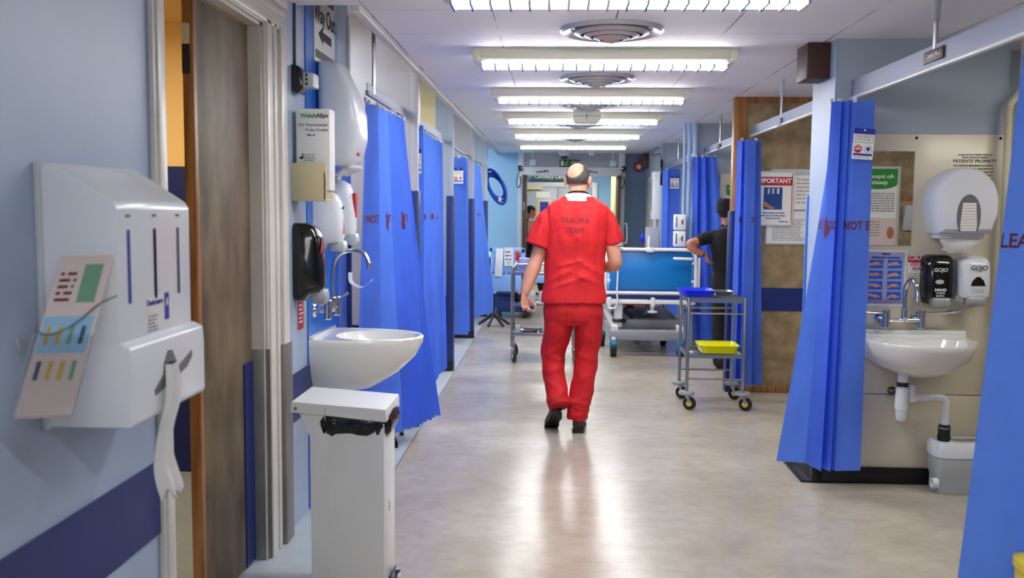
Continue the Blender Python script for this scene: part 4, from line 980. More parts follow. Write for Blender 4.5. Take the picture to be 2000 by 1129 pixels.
t = thing('wash_basin', 'wide white ceramic sink against the cream panel at the right', 'basin', (1.90, W, .62))
def front_ring(a, d, z, e=2.5):
    out = []
    for k in range(30):
        q = PI+PI*k/29; out.append(Vector((1.957+a*.81*math.copysign(abs(math.cos(q))**(2/2.6), math.cos(q)), W-d*abs(math.sin(q))**(2/e), z)))
    for k in range(14): out.append(Vector((1.957+a*.81*(1-2*(k+1)/15), W, z)))
    return out
def oval2(a, b, z, cy=W-.22): return [Vector((1.957+a*.81*math.cos(q-PI/2), cy+b*math.sin(q-PI/2), z)) for q in ANG]
outer = [front_ring(.07, .16, .63), front_ring(.13, .24, .64), front_ring(.24, .33, .68), front_ring(.33, .40, .74), front_ring(.36, .425, .80), front_ring(.365, .43, .822), front_ring(.36, .425, .83)]
inner = [oval2(.27, .155, .824), oval2(.25, .14, .79), oval2(.19, .11, .715), oval2(.04, .04, .70)]
obj('bowl', basin_mesh(0, outer, inner, lambda p: p), 'ceramic', t, sharp=50)
bm = bx(1.665, 2.25, W-.05, W, .81, .868, .012); obj('splash_lip', bm, 'ceramic', t)
obj('soap_ledge', bx(1.675, 2.24, W-.075, W-.04, .81, .845, .01), 'ceramic', t)
obj('waste', lathe(B(), [(.03, 0), (.028, .004), (0, .004)], (1.9, W-.22, .70), 'z', 20), 'chrome', t)
t = thing('waste_trap', 'white plastic bottle trap and pipe under the right hand sink', 'waste pipe', (1.90, W-.1, .38))
cx, cy = 1.885, W-.14
obj('outlet', lathe(B(), [(.026, 0), (.026, .10)], (cx, cy, .55), 'z', 20), 'plastic', t)
obj('black_collar', lathe(B(), [(.03, 0), (.031, .02), (.024, .024)], (cx, cy, .575), 'z', 20), 'black', t)
obj('upper_body', lathe(B(), [(.034, 0), (.036, .02), (.036, .08), (.03, .09)], (cx, cy, .475), 'z', 24), 'plastic', t)
obj('bottle', lathe(B(), [(0, 0), (.02, .002), (.028, .015), (.031, .06), (.036, .065), (.036, .10), (.034, .105)], (cx, cy, .385), 'z', 24), 'plastic', t)
for k in range(8):
    a = 2*PI*k/8
obj('pipe', tube(B(), smooth_path([(cx+.03, cy, .515), (cx+.12, cy+.01, .515), (cx+.20, cy+.02, .515), (cx+.235, cy+.02, .50), (cx+.24, cy+.02, .46), (cx+.24, cy+.02, .34)], 5), .0205, 16), 'plastic', t)
obj('pipe_nut', lathe(B(), [(.028, 0), (.028, .035)], (cx+.035, cy, .515), 'x', 16), 'plastic', t)
obj('side_nut', lathe(B(), [(.02, 0), (.02, .05)], (cx+.05, cy-.0, .535), 'z', 14), 'plastic', t)
obj('black_valve', lathe(B(), [(.022, 0), (.026, -.012), (.02, -.03), (0, -.03)], (cx-.035, cy+.02, .545), 'x', 16), 'black', t)
t = thing('waste_pump', 'pale grey waste pump box on the floor below the right hand sink', 'pump', (2.22, 5.02, 0))
obj('tank', loft(B(), [sup(2.225, 5.0, z, a, b, 40, 6) for z, a, b in ((.0, .14, .075), (.01, .145, .08), (.09, .145, .08), (.10, .152, .085), (.225, .155, .088))]), 'greyplastic', t, sharp=40)
ld = obj('lid', loft(B(), [sup(2.225, 5.0, z, a, b, 40, 6) for z, a, b in ((.20, .160, .092), (.26, .160, .092), (.278, .15, .082))]), 'plastic', t, sharp=40)
obj('outlet_socket', lathe(B(), [(.028, 0), (.028, -.03), (.02, -.03), (.02, -.01), (0, -.01)], (2.085, 4.95, .055), 'x', 18), 'plastic', t)
obj('rubber_boot', lathe(B(), [(.03, 0), (.034, .02), (.03, .05), (.032, .07), (.026, .095)], (2.125, 4.99, .272), 'z', 20), 'rubber', t)
obj('hose_clamp', lathe(B(), [(.0345, 0), (.0345, .01)], (2.125, 4.99, .345), 'z', 20), 'steel', t)
obj('rubber_boot', lathe(B(), [(.03, 0), (.034, .02), (.026, .08)], (2.33, 4.99, .272), 'z', 20), 'rubber', t)
bm = bars(B(), 2.17, 2.35, 5.04, 6, .014, .006, .0, .4, (1, 0, 0), (0, 0, .2795), up=(0, 1, 0)); obj('small_print', bm, 'inkgrey', t, smooth=False)
t = tag(obj('soil_pipe', tube(B(), smooth_path([(2.47, 5.05, 2.43), (2.47, 5.05, 2.22), (2.47, 5.05, 2.17), (2.45, 5.05, 2.13), (2.415, 5.05, 2.09), (2.405, 5.05, 2.05), (2.405, 5.05, 1.9), (2.42, 5.05, .6), (2.42, 5.05, .02)], 5), .02, 14), 'pipecream'), 'cream pipe with a bend near the top, running down beside the sink panel', 'pipe')
obj('brown_box', bx(1.385, 1.52, 5.22, 5.44, 2.235, 2.425, .004), 'brownwood')['label'] = 'dark brown wooden box high on the near pillar at the ceiling'
bpy.data.objects['brown_box']['category'] = 'box'
o = obj('brown_box', bx(1.40, 1.5, 14.7, 14.9, 2.17, 2.40, .004), 'brownwood'); tag(o, 'small brown wooden box at the ceiling in the far right corner', 'box')
t = thing('waste_container', 'yellow plastic container at the foot of the nearest right curtain, cut by the picture corner', 'container', (1.50, 2.79, 0))
obj('body', loft(B(), [sup(1.55, 2.72, z, a, a, 24, 4) for z, a in ((0, .10), (.30, .125), (.42, .13), (.43, .12))]), 'yellowbag', t)
obj('lid', loft(B(), [sup(1.55, 2.72, z, a, a, 24, 4) for z, a in ((.43, .135), (.455, .135), (.47, .10))]), 'yellowbag', t)

# ================================================================== BOARD PARTITION POSTERS
def wallsheet(name, label, cat, x0, x1, z0, z1, y, m='paper', frame=None):
    t = thing(name, label, cat, ((x0+x1)/2, y, z0))
    if frame: obj('frame', bx(x0-.012, x1+.012, y-.008, y, z0-.012, z1+.012, .002), frame, t)
    obj('sheet', bx(x0, x1, y-.010, y-.008, z0, z1), m, t, smooth=False); return t
W = 7.68
W = 7.666
t = wallsheet('poster', 'IMPORTANT poster with a red head and a hand washing photo', 'poster', 1.69, 1.955, 1.395, 1.82, W, frame='greyplastic')
obj('red_border', bx(1.945, 1.95, W-.012, W-.010, 1.40, 1.815), 'inkred', t, smooth=False)
obj('red_head', bx(1.695, 1.95, W-.012, W-.010, 1.715, 1.785), 'inkred', t, smooth=False)
lettering('IMPORTANT', .052, 'inkwhite', t, (1.80, W-.0135, 1.726), bold=.03, xs=.95)
p_ = obj('photo', bx(1.72, 1.87, W-.012, W-.010, 1.52, 1.70), 'picdark', t, smooth=False)
for x in (1.76, 1.795, 1.835): obj('dispenser_picture', bx(x-.011, x+.011, W, W-.012, 1.645, 1.695, .002), 'plastic', p_)
obj('tap_picture', tube(B(), [(1.80, W, 1.55), (1.805, W, 1.61), (1.79, W, 1.62)], .004, 6), 'chrome', p_)
obj('arm_picture', tube(B(), [(1.72, W-.0135, 1.57), (1.76, W-.0135, 1.545), (1.79, W-.0135, 1.53), (1.81, W-.0135, 1.535)], [(.02, .0015), (.014, .0015), (.012, .0015), (.005, .0015)], 8, ref=(0, 0, 1), ref_is_side=True), 'skin2', p_)
for i, s_ in enumerate(('Please wash your hands', 'with soap and water when', 'leaving this area')): lettering(s_, .0185, 'inkblue', t, (1.80, W-.0115, 1.483-.022*i), bold=.02)
lettering('Thank you', .0185, 'inkblue', t, (1.885, W-.0115, 1.412), bold=.02)
W = 7.68
t = wallsheet('notice', 'white typed notice right of the IMPORTANT poster, beginning The equipment', 'notice', 1.97, 2.16, 1.52, 1.80, W)
for i, s_ in enumerate(('The equipment', 'this cubicle', 'cleaned after', 'patient and', 'with the', 'time of was', 'was completed')): lettering(s_, .023, 'inkgrey', t, (1.985, W-.0105, 1.755-.031*i), align='LEFT')
t = wallsheet('notice', 'framed closely printed sheet below the IMPORTANT poster', 'notice', 1.76, 2.09, 1.245, 1.50, W-.0, frame='greyplastic')
bm = bars(B(), 1.80, 2.07, 1.44, 14, .013, .005, .011, .2, (1, 0, 0), (0, W, 0)); obj('print', bm, 'inkgrey', t, smooth=False)
t = thing('wall_board', 'pale plastic backing board behind the IMPORTANT poster', 'board', (1.9, W, 1.24))
obj('board', bx(1.78, 2.20, W-.003, W, 1.80, 1.85, .001), 'greyplastic', t)
t = thing('poster', 'green topped poster on the far blue wall, peeping out above the black cap', 'poster', (1.93, 10.0, 1.3))
obj('board', bx(1.78, 2.3, 9.985, 10.0, 1.2, 1.9), 'panelcream', t); obj('sheet', bx(1.84, 2.12, 9.98, 9.985, 1.40, 1.79), 'paper', t, smooth=False)
q = [(1.845, 1.785), (2.115, 1.785), (2.115, 1.69)]+[(1.98+.135*math.cos(a), 1.69-.04*math.sin(a)) for a in [PI*k/10 for k in range(11)]]
obj('green_head', prism(B(), q, 'y', 9.976, 9.98), 'inkgreen', t, smooth=False); lettering('An important', .04, 'inkwhite', t, (1.98, 9.974, 1.725), bold=.01); lettering('question', .04, 'inkwhite', t, (1.98, 9.974, 1.685), bold=.01)
for i, x in enumerate((1.385, 1.435, 1.495)):
    tag(obj('pipe', tube(B(), [(x, 9.92, 0), (x, 9.92, 2.43)], (.016, .020, .026)[i], 12), 'pipeblue'), ('thin light blue vertical pipe, leftmost of the three by the third right bay', 'middle light blue vertical pipe of the three by the third right bay', 'thickest light blue vertical pipe, beside the draped curtain')[i], 'pipe')

# ================================================================== END WALL ITEMS
Y = 15.29
t = thing('exit_sign', 'green lit exit sign over the far doorway', 'sign', (.26, Y, 2.2))
obj('panel', bx(.10, .44, Y-.03, Y, 2.21, 2.32, .003), 'exitgreen', t)
bm = bx(.12, .165, Y-.034, Y-.03, 2.225, 2.305); obj('door_symbol', bm, 'exitglow', t)
obj('running_figure', tube(B(), [(.19, Y-.034, 2.23), (.215, Y-.034, 2.255), (.21, Y-.034, 2.28), (.235, Y-.034, 2.30)], .007, 6), 'exitglow', t)
obj('arrow', tube(B(), [(.27, Y-.034, 2.265), (.30, Y-.034, 2.265)], .006, 6), 'exitglow', t)
lettering('EXIT', .07, 'exitglow', t, (.37, Y-.034, 2.235), bold=.02)
t = thing('dome_camera', 'domed security camera on the ceiling before the far doorway', 'camera', (.17, 14.6, 2.3))
obj('housing', lathe(B(), [(.11, 0), (.11, -.03), (.075, -.085), (.06, -.09)], (.17, 14.6, 2.43), 'z', 24), 'greyplastic', t)
obj('dome', lathe(B(), [(.06, -.085), (.055, -.11), (.03, -.135), (0, -.14)], (.17, 14.6, 2.43), 'z', 24), 'black', t)
t = thing('smoke_detector', 'white smoke detector on the ceiling right of the dome camera', 'detector', (.59, 14.6, 2.35))
obj('base', lathe(B(), [(.055, 0), (.055, -.03), (.045, -.035), (.045, -.05)], (.59, 14.6, 2.43), 'z', 24), 'plastic', t); obj('head', lathe(B(), [(.05, -.05), (.05, -.065), (.03, -.078), (0, -.078)], (.59, 14.6, 2.43), 'z', 24), 'plastic', t)
for i, (x, z) in enumerate(((-.345, 2.27), (.97, 2.265))):
    t = thing('junction_box', ('pale junction box with conduit left above the far doorway', 'pale junction box with conduit right above the far doorway')[i], 'junction box', (x, Y, z-.05))
    obj('box', bx(x-.05, x+.05, Y-.045, Y, z-.05, z+.05, .004), 'plastic', t); obj('conduit', tube(B(), [(x, Y-.02, z+.05), (x, Y-.02, 2.43)], .012, 8), 'plastic', t)
    obj('cover_screw', lathe(B(), [(.007, 0), (0, -.003)], (x, Y-.045, z), 'y', 8), 'ink', t)
    obj('cable', tube(B(), smooth_path([(x+(-.05 if i == 0 else .05), Y-.02, z), (x+(-.12 if i == 0 else .13), Y-.02, z), (x+(-.17 if i == 0 else .19), Y-.03, z-.06)], 4), .006, 6), 'plastic', t)
for i, (a, b) in enumerate(((-.28, -.12), (.72, .56))):
    t = thing('door_closer', ('dark door closer arm on the left half of the far door head', 'dark door closer arm on the right half of the far door head')[i], 'door closer', (a, 15.2, 2.11))
    obj('arm', tube(B(), [(a, 15.2, 2.115), (b, 15.19, 2.13)], .008, 6), 'black', t); obj('pivot', bx(b-.04, b+.04, 15.17, 15.2, 2.12, 2.145, .004), 'black', t)
for i, x in enumerate((-.55, 1.14)):
    t = thing('door_sensor', ('black sensor with a dangling cable loop left of the far doorway', 'black sensor with a dangling cable loop right of the far doorway')[i], 'sensor', (x, 15.2, 1.8))
    obj('sensor', bx(x-.03, x+.03, 15.18, 15.25, 2.14, 2.22, .005), 'black', t)
    P = smooth_path([(x+.0, 15.2, 2.14), (x-.03, 15.19, 2.05), (x-.05, 15.19, 1.92), (x-.02, 15.19, 1.86), (x+.02, 15.19, 1.95), (x, 15.2, 2.05)], 4); obj('cable_loop', tube(B(), P, .007, 6), 'black', t)
t = thing('alarm_bell', 'round red fire alarm bell on the slate blue end wall', 'bell', (1.40, 15.3, 2.14))
obj('ring', lathe(B(), [(.055, 0), (.055, -.05), (.075, -.06), (.085, -.04), (.085, 0)], (1.395, 15.3, 2.215), 'y', 28), 'bellred', t)
obj('centre', lathe(B(), [(.05, -.01), (.04, -.045), (0, -.05)], (1.395, 15.3, 2.215), 'y', 24), 'greyplastic', t)
obj('cable', tube(B(), [(1.395, 15.29, 2.3), (1.395, 15.29, 2.43)], .008, 6), 'bellred', t)
t = thing('ward_sign', 'dark green hanging sign reading Coronary Care Unit in the hall beyond', 'sign', (.05, 18.45, 2.06))
obj('panel', prism(B(), [(-.42, 2.09), (-.42, 2.15), (-.30, 2.19), (.55, 2.19), (.55, 2.09)], 'y', 18.40, 18.43), 'signgreen', t)
lettering('Coronary Care Unit', .095, 'inkwhite', t, (.02, 18.398, 2.105), bold=.02)
t = thing('hall_lamp', 'small cream strip over the hall doors at the left', 'lamp', (-.45, 18.5, 1.93)); obj('case', bx(-.55, -.22, 18.46, 18.54, 1.90, 1.96, .005), 'cream', t)
t = thing('hall_post', 'cream column leaning cabinet edge by the hall door', 'post', (1.1, 17.3, 0)); t['label'] = 'cream upright post by the open hall door'
obj('post', bx(1.08, 1.17, 17.3, 17.4, 0, 2.15, .02), 'cream', t)

# right wall far: framed door, panel board, switch
t = struct('window_1', bx(1.485, 1.50, 13.55, 14.6, 1.15, 2.02, .004), 'white'); obj('pane', bx(1.48, 1.487, 13.68, 14.45, 1.22, 1.95), 'panelcream', t)
t = thing('wall_cabinet', 'pale wall cabinet with a dark slot beside the farthest right curtain', 'cabinet', (1.44, 13.2, 1.35)); obj('body', bx(1.40, 1.5, 13.1, 13.4, 1.38, 2.05, .006), 'white', t); obj('slot', bx(1.398, 1.401, 13.2, 13.3, 1.5, 1.95), 'inkgrey', t)
t = thing('low_screen', 'pale blue half height screen standing by the far right wall', 'screen', (1.40, 13.3, 0)); obj('panel', bx(1.30, 1.48, 13.0, 13.04, .6, 1.27, .004), 'wallw', t); obj('foot', bx(1.32, 1.46, 12.98, 13.06, 0, .6, .004), 'wallw', t)
obj('blue_clip', ell(B(), (1.26, 13.0, 1.12), (.03, .02, .06)), 'trayblue', t); obj('side_box', bx(1.24, 1.30, 12.98, 13.04, .75, .95, .004), 'white', t)
t = thing('cable_coil', 'black cable coiled on a bracket high at the far right corner', 'cable', (1.48, 12.8, 1.85)); obj('bracket', bx(1.47, 1.50, 12.84, 12.9, 1.85, 2.2, .004), 'black', t)
obj('coil', tube(B(), smooth_path([(1.48, 12.83, 2.2), (1.45, 12.8, 2.28), (1.36, 12.8, 2.25), (1.37, 12.8, 2.33), (1.46, 12.8, 2.36)], 5), .006, 6), 'black', t)

# ================================================================== TROLLEYS
def castor(t, x, y, r=.055, disc=True, rz=0., hubm='hub', blue=False):
    c = thing_part = obj('castor_fork', tube(B(), [(x, y, 2*r+.02), (x+.012, y-.005, 2*r), (x+.02, y-.01, r)], [(.016, .02), (.02, .022), (.012, .024)], 10, ref=(1, 0, 0), ref_is_side=True), 'steel', t)
    w_ = lathe(B(), [(r*.45, -.014), (r*.9, -.014), (r, -.008), (r, .008), (r*.9, .014), (r*.45, .014)], (x+.022, y-.012, r), 'x', 24)
    bmesh.ops.rotate(w_, verts=w_.verts[:], cent=(x+.022, y-.012, r), matrix=Matrix.Rotation(rz, 3, 'Z'))
    wh = obj('wheel', w_, 'rubber', t)
    h = lathe(B(), [(0, -.017), (r*.45, -.016), (r*.45, .016), (0, .017)], (x+.022, y-.012, r), 'x', 16)
    bmesh.ops.rotate(h, verts=h.verts[:], cent=(x+.022, y-.012, r), matrix=Matrix.Rotation(rz, 3, 'Z')); obj('hub', h, hubm, wh)
    if disc: obj('bumper', lathe(B(), [(.02, .0), (.055, .002), (.062, .014), (.055, .028), (.02, .03)], (x, y, 2*r+.012), 'z', 24), 'bumper', t)
t = thing('instrument_trolley', 'steel two shelf trolley with grey bumper discs standing in the right foreground', 'trolley', (1.24, 7.15, 0))
L_, R_, F_, K_ = 1.03, 1.45, 6.95, 7.37
for x in (L_, R_):
    for y in (F_, K_):
        obj('post', tube(B(), [(x, y, .13), (x, y, .845), (x, y, .852)], [.0125, .0125, .010], 14), 'steel', t); castor(t, x, y, .05, True, 1.1)
def tray_shelf(nm, z, lip):
    bm = bx(L_+.0, R_-.0, F_+.0, K_-.0, z, z+.004)
    for a in ((L_, R_, F_-.004, F_+.004), (L_, R_, K_-.004, K_+.004), (L_-.004, L_+.004, F_, K_), (R_-.004, R_+.004, F_, K_)): box(bm, *a, z, z+lip)
    obj(nm, bm, 'steel', t)
tray_shelf('top_shelf', .815, .035); tray_shelf('bottom_shelf', .395, .028)
for z in (.735, .235):
    for y in (F_, K_): obj('cross_rail', tube(B(), [(L_, y, z), (R_, y, z)], .007, 8), 'steel', t)
def tray(name, label, x0, x1, y0, y1, z, h, m, flare=.02):
    t = thing(name, label, 'tray', ((x0+x1)/2, (y0+y1)/2, z)); cx, cy, a, b = (x0+x1)/2, (y0+y1)/2, (x1-x0)/2, (y1-y0)/2
    R = [sup(cx, cy, z+dz, a-flare+g, b-flare+g, 32, 9) for dz, g in ((0, 0), (h, flare), (h+.004, flare+.005), (h+.004, flare), (h, flare-.004), (.006, -.003))]
    obj('shell', loft(B(), R), m, t, sharp=35); return t
tray('blue_tray', 'bright blue plastic tray on top of the foreground steel trolley', .98, 1.24, 7.02, 7.30, .8505, .045, 'trayblue')
tray('steel_tray', 'shallow steel tray on the trolley top beside the blue tray', 1.25, 1.40, 7.14, 7.33, .8505, .03, 'steel')
yt = tray('yellow_tray', 'bright yellow plastic tray on the lower shelf of the foreground trolley', 1.13, 1.43, 6.98, 7.28, .4235, .055, 'trayyel')
for i, x in enumerate((1.25, 1.32)): obj('knob', lathe(B(), [(.014, 0), (.012, .018), (0, .02)], (x, 7.2, .432), 'z', 14), 'steel', yt)
t = thing('foil_packet', 'clear crumpled packet on the lower shelf of the foreground trolley', 'packet', (1.09, 7.0, .423)); obj('wrap', ell(B(), (1.085, 7.02, .431), (.035, .05, .008)), 'pulp', t)

t = thing('equipment_trolley', 'three shelf steel trolley with curved rails behind the man in red', 'trolley', (-.1, 9.2, 0))
a, b, f, k = -.39, .22, 9.0, 9.42
for x in (a, b):
    obj('side_frame', tube(B(), smooth_path([(x, f, .15), (x, f, .86), (x+(.02 if x < 0 else -.02), f+.03, .94), (x+(.03 if x < 0 else -.03), f+.10, .97), (x+(.03 if x < 0 else -.03), k-.1, .97), (x+(.02 if x < 0 else -.02), k-.03, .94), (x, k, .86), (x, k, .15)], 5), .0135, 12), 'steel', t)
for z in (.885, .585, .285):
    bm = bx(a, b, f, k, z-.02, z-.012)
    for q in ((a, b, f-.012, f+.004), (a, b, k-.004, k+.012)): box(bm, *q, z-.026, z+.006, .003)
    obj('shelf', bm, 'steel', t)
obj('top_rail', tube(B(), [(a+.03, f+.05, .965), (b-.03, f+.05, .965)], .011, 10), 'steel', t)
for x in (a, b):
    for y in (f, k): castor(t, x, y-.0, .06, False, .3, 'greyplastic')
    
def lbox(name, label, cat, x0, x1, y0, y1, z0, z1, m, bev=.004):
    o = obj(name, bx(x0, x1, y0, y1, z0, z1, bev), m); return tag(o, label, cat)
lbox('glove_box', 'lilac box with dark spots on the top of the rear steel trolley', 'box', -.33, -.20, 9.1, 9.22, .874, 1.02, 'mug')
lbox('tub', 'clear grey tub of supplies on the middle shelf of the rear steel trolley', 'tub', -.27, -.16, 9.1, 9.25, .574, .69, 'greyplastic', .012)
lbox('dark_case', 'small black case beside the tub on the rear trolley middle shelf', 'case', -.37, -.29, 9.1, 9.3, .574, .68, 'black', .01)
lbox('white_cup', 'white paper cup on the middle shelf of the rear trolley, nearest the man', 'cup', -.12, -.03, 9.06, 9.16, .574, .70, 'paper', .012)
lbox('white_jug', 'white jug on the top shelf of the rear steel trolley', 'jug', -.17, -.07, 9.15, 9.28, .874, .97, 'white', .015)
o = obj('kidney_dish', loft(B(), [sup(-.22, 9.2, z, r1, r2, 24, 2) for z, r1, r2 in ((.2735, .07, .05), (.30, .11, .07), (.305, .105, .065), (.28, .06, .045))]), 'pulp'); tag(o, 'flat grey dish on the bottom shelf of the rear trolley', 'dish')
o = obj('steel_pan', loft(B(), [sup(-.03, 9.2, z, r1, r1*.8, 24, 5) for z, r1 in ((.2735, .09), (.31, .10), (.312, .095), (.28, .085))]), 'pulp'); tag(o, 'steel pan on the bottom shelf of the rear trolley, behind the man', 'pan')
lbox('clear_cup', 'small clear cup standing on the bottom shelf of the rear trolley at the left', 'cup', -.36, -.31, 9.05, 9.1, .2735, .36, 'greyplastic', .008)

# ================================================================== PATIENT TROLLEY AT THE CENTRE RIGHT
t = thing('patient_trolley', 'hospital trolley bed with a blue end board, white frame and teal castors', 'bed', (1.05, 10.2, 0))
xa, xb, y = .55, 1.49, 9.62
obj('end_board', bx(.60, 1.45, y+.02, y+.04, .68, 1.085, .004), 'bedblue', t)
obj('board_frame', tube(B(), smooth_path([(.555, y, .62), (.56, y, .95), (.57, y, 1.06), (.62, y, 1.095), (1.0, y, 1.097), (1.40, y, 1.097), (1.46, y, 1.07), (1.485, y, 1.0), (1.49, y, .62)], 5), .019, 12), 'white', t)
obj('top_clamp', bx(.97, 1.05, y-.03, y+.03, 1.07, 1.12, .008), 'white', t)
obj('clamp_post', bx(.985, 1.005, y-.01, y+.01, 1.11, 1.24, .004), 'white', t)
obj('side_grip', tube(B(), [(1.26, y-.03, 1.01), (1.44, y-.03, 1.005)], .016, 10, round_caps=True), 'white', t)
for z in (.77, .96): 
    for x in (.59, 1.465): obj('board_tab', bx(x-.018, x+.018, y-.008, y+.02, z-.012, z+.012, .004), 'white', t)
obj('mattress', bx(.60, 1.33, 9.66, 11.55, .62, .72, .03, 3), 'mattress', t)
obj('mattress_platform', bx(.58, 1.34, 9.66, 11.6, .58, .62, .006), 'darkblue', t)
obj('cross_bar', tube(B(), [(.56, y-.01, .645), (1.49, y-.01, .645)], .018, 12), 'white', t)
obj('lower_bar', bx(.56, 1.49, y-.02, y+.02, .53, .575, .008), 'white', t)
for x in (.60, 1.05, 1.42): obj('bar_bracket', bx(x-.02, x+.02, y-.035, y+.02, .50, .60, .006), 'white', t)
for x in (.535, 1.36):
    bm = tube(B(), smooth_path([(x, 9.8, .62), (x, 9.8, .95), (x, 9.9, 1.0), (x, 10.9, 1.0), (x, 11.0, .95), (x, 11.0, .62)], 5), .013, 10)
    s_ = obj('side_rail', bm, 'white', t)
    for yy_ in (10.1, 10.4, 10.7): obj('rail_bar', tube(B(), [(x, yy_, .64), (x, yy_, .99)], .009, 8), 'white', s_)
obj('raised_side', bx(1.51, 1.535, y-.0, y+.02, .60, 1.02, .005), 'white', t)
obj('chassis_cover', bx(.72, 1.36, 9.66, 11.2, .26, .36, .01), 'dgrey', t)
obj('chassis_beam', bx(.60, 1.38, 9.48, 9.60, .165, .265, .008), 'greygate', t)
obj('chassis_beam', bx(.60, 1.38, 11.15, 11.3, .175, .265, .008), 'greyplastic', t)
obj('chassis_rail', bx(.63, .69, 9.5, 11.3, .26, .31, .006), 'white', t); obj('chassis_rail', bx(1.30, 1.36, 9.5, 11.3, .26, .31, .006), 'white', t)
obj('lift_column', bx(.66, .74, 9.64, 9.74, .28, .55, .008), 'white', t); obj('lift_knuckle', bx(.64, .78, 9.62, 9.70, .33, .37, .01), 'black', t)
obj('lift_arm', tube(B(), [(1.17, 9.7, .52), (1.28, 9.75, .36), (1.31, 9.8, .29)], [(.02, .015)]*3, 8), 'steel', t); obj('lift_arm', tube(B(), [(1.10, 10.3, .55), (1.0, 10.1, .30)], .02, 8), 'greyplastic', t)
obj('foot_disc', lathe(B(), [(.02, .06), (.022, .02), (.05, .01), (.055, 0), (.04, -.01), (0, -.01)], (1.05, 9.63, .445), 'z', 20), 'greyplastic', t)
obj('black_hose', tube(B(), smooth_path([(.86, 9.75, .49), (.80, 9.74, .48), (.78, 9.73, .44), (.84, 9.75, .39), (.86, 9.8, .33)], 5), .022, 10), 'rubber', t)
obj('red_handle', bx(.74, 1.0, 9.72, 9.75, .505, .525, .004), 'inkred', t)
obj('white_tube', tube(B(), smooth_path([(.73, y-.03, 1.11), (.685, y-.035, 1.10), (.675, y-.04, 1.0), (.68, y-.05, .85), (.675, y-.05, .65), (.685, y-.05, .55), (.65, y-.05, .49), (.58, y-.04, .49)], 5), .009, 8), 'plastic', t)
for (x, y_) in ((.64, 9.45), (.56, 10.2), (1.33, 9.5), (1.25, 10.3)):
    c_ = obj('castor_cover', loft(B(), [sup(x, y_, z, a_, b_, 20, 3) for z, a_, b_ in ((.07, .040, .07), (.15, .040, .062), (.176, .028, .045))]), 'castorblue', t)
    obj('wheel', lathe(B(), [(.02, -.03), (.07, -.03), (.078, -.018), (.078, .018), (.07, .03), (.02, .03)], (x, y_-.01, .078), 'x', 24), 'rubber', c_)
    obj('castor_stem', bx(x-.02, x+.02, y_-.02, y_+.02, .165, .20, .004), 'white', c_)
t = thing('cable_tangle', 'little tangle of black cable hanging under the patient trolley', 'cable', (.90, 9.55, .12)); 
obj('loops', tube(B(), smooth_path([(.88, 9.6, .20), (.86, 9.55, .14), (.885, 9.55, .12), (.90, 9.55, .165), (.91, 9.55, .18), (.885, 9.55, .15), (.90, 9.55, .12), (.925, 9.55, .14), (.92, 9.6, .18)], 4), .004, 6), 'black', t)
t = thing('base_cabinet', 'low white equipment cabinet on wheels behind the patient trolley', 'cabinet', (1.2, 11.9, 0)); obj('body', bx(.55, 1.28, 11.75, 12.1, .33, .56, .02), 'white', t); obj('leg', bx(1.2, 1.28, 11.75, 11.85, 0, .4, .01), 'white', t); obj('leg', bx(.6, .68, 11.75, 11.85, 0, .4, .01), 'white', t)
for i, (z0, lb) in enumerate(((1.30, 'upper white infusion pump clamped to the light blue pipes'), (1.125, 'lower white infusion pump clamped to the light blue pipes'))):
    t = thing('infusion_pump', lb, 'pump', (1.335, 9.78, z0)); obj('case', bx(1.28, 1.40, 9.78, 9.90, z0, z0+.165, .012), 'white', t)
    obj('vent_strip', bx(1.293, 1.308, 9.777, 9.782, z0+.03, z0+.14, .001), 'inkgrey', t); obj('clamp_ring', tube(B(), smooth_path([(1.37, 9.774, z0+.11), (1.355, 9.772, z0+.09), (1.365, 9.774, z0+.06)], 4), .006, 6), 'black', t)

# ================================================================== LIGHT BLUE BED AT THE LEFT BACK
t = thing('hospital_bed', 'light blue plastic hospital bed parked at the left end of the corridor', 'bed', (-.6, 13.0, 0))
y = 12.55
bm = B()
for a_, b_, c_, d_ in ((-.86, -.81, .42, .98), (-.43, -.37, .42, .98), (-.86, -.37, .90, .98), (-.86, -.37, .38, .62)): box(bm, a_, b_, y, y+.05, c_, d_, .012)
box(bm, -.65, -.60, y, y+.05, .6, .92, .01); obj('footboard', bm, 'bedlight', t)
for x0_, x1_ in ((-.81, -.65), (-.60, -.43)):
    obj('hand_loop', tube(B(), smooth_path([(x0_+.01, y+.02, .85), (x0_+.015, y+.02, .70), (x0_+.05, y+.02, .64), (x1_-.05, y+.02, .64), (x1_-.015, y+.02, .70), (x1_-.01, y+.02, .85)], 5), [(.022, .03)]*26, 10), 'bedlight', t)
obj('side_panel', prism(B(), [(12.22, .25), (12.22, .88), (12.28, .93), (12.5, .93), (12.5, .25)], 'x', -.87, -.82, .012), 'bedlight', t)
obj('mattress', bx(-.84, -.12, 12.62, 13.55, .6, .75, .04, 3), 'mattress', t); obj('deck', bx(-.86, -.10, 12.6, 13.6, .50, .60, .01), 'bedlight', t)
obj('black_corner', bx(-.845, -.815, 12.21, 12.22, .72, .86, .004), 'black', t)
obj('base_cover', bx(-.82, -.25, 12.7, 13.5, .08, .30, .03), 'darkblue', t)
obj('red_pad', bx(-.50, -.44, y-.012, y, .80, .93, .004), 'bellred', t)
for x in (-.78, -.40): castor(t, x, 12.7, .06, False, .3, 'greyplastic'); castor(t, x, 13.45, .06, False, .3, 'greyplastic')
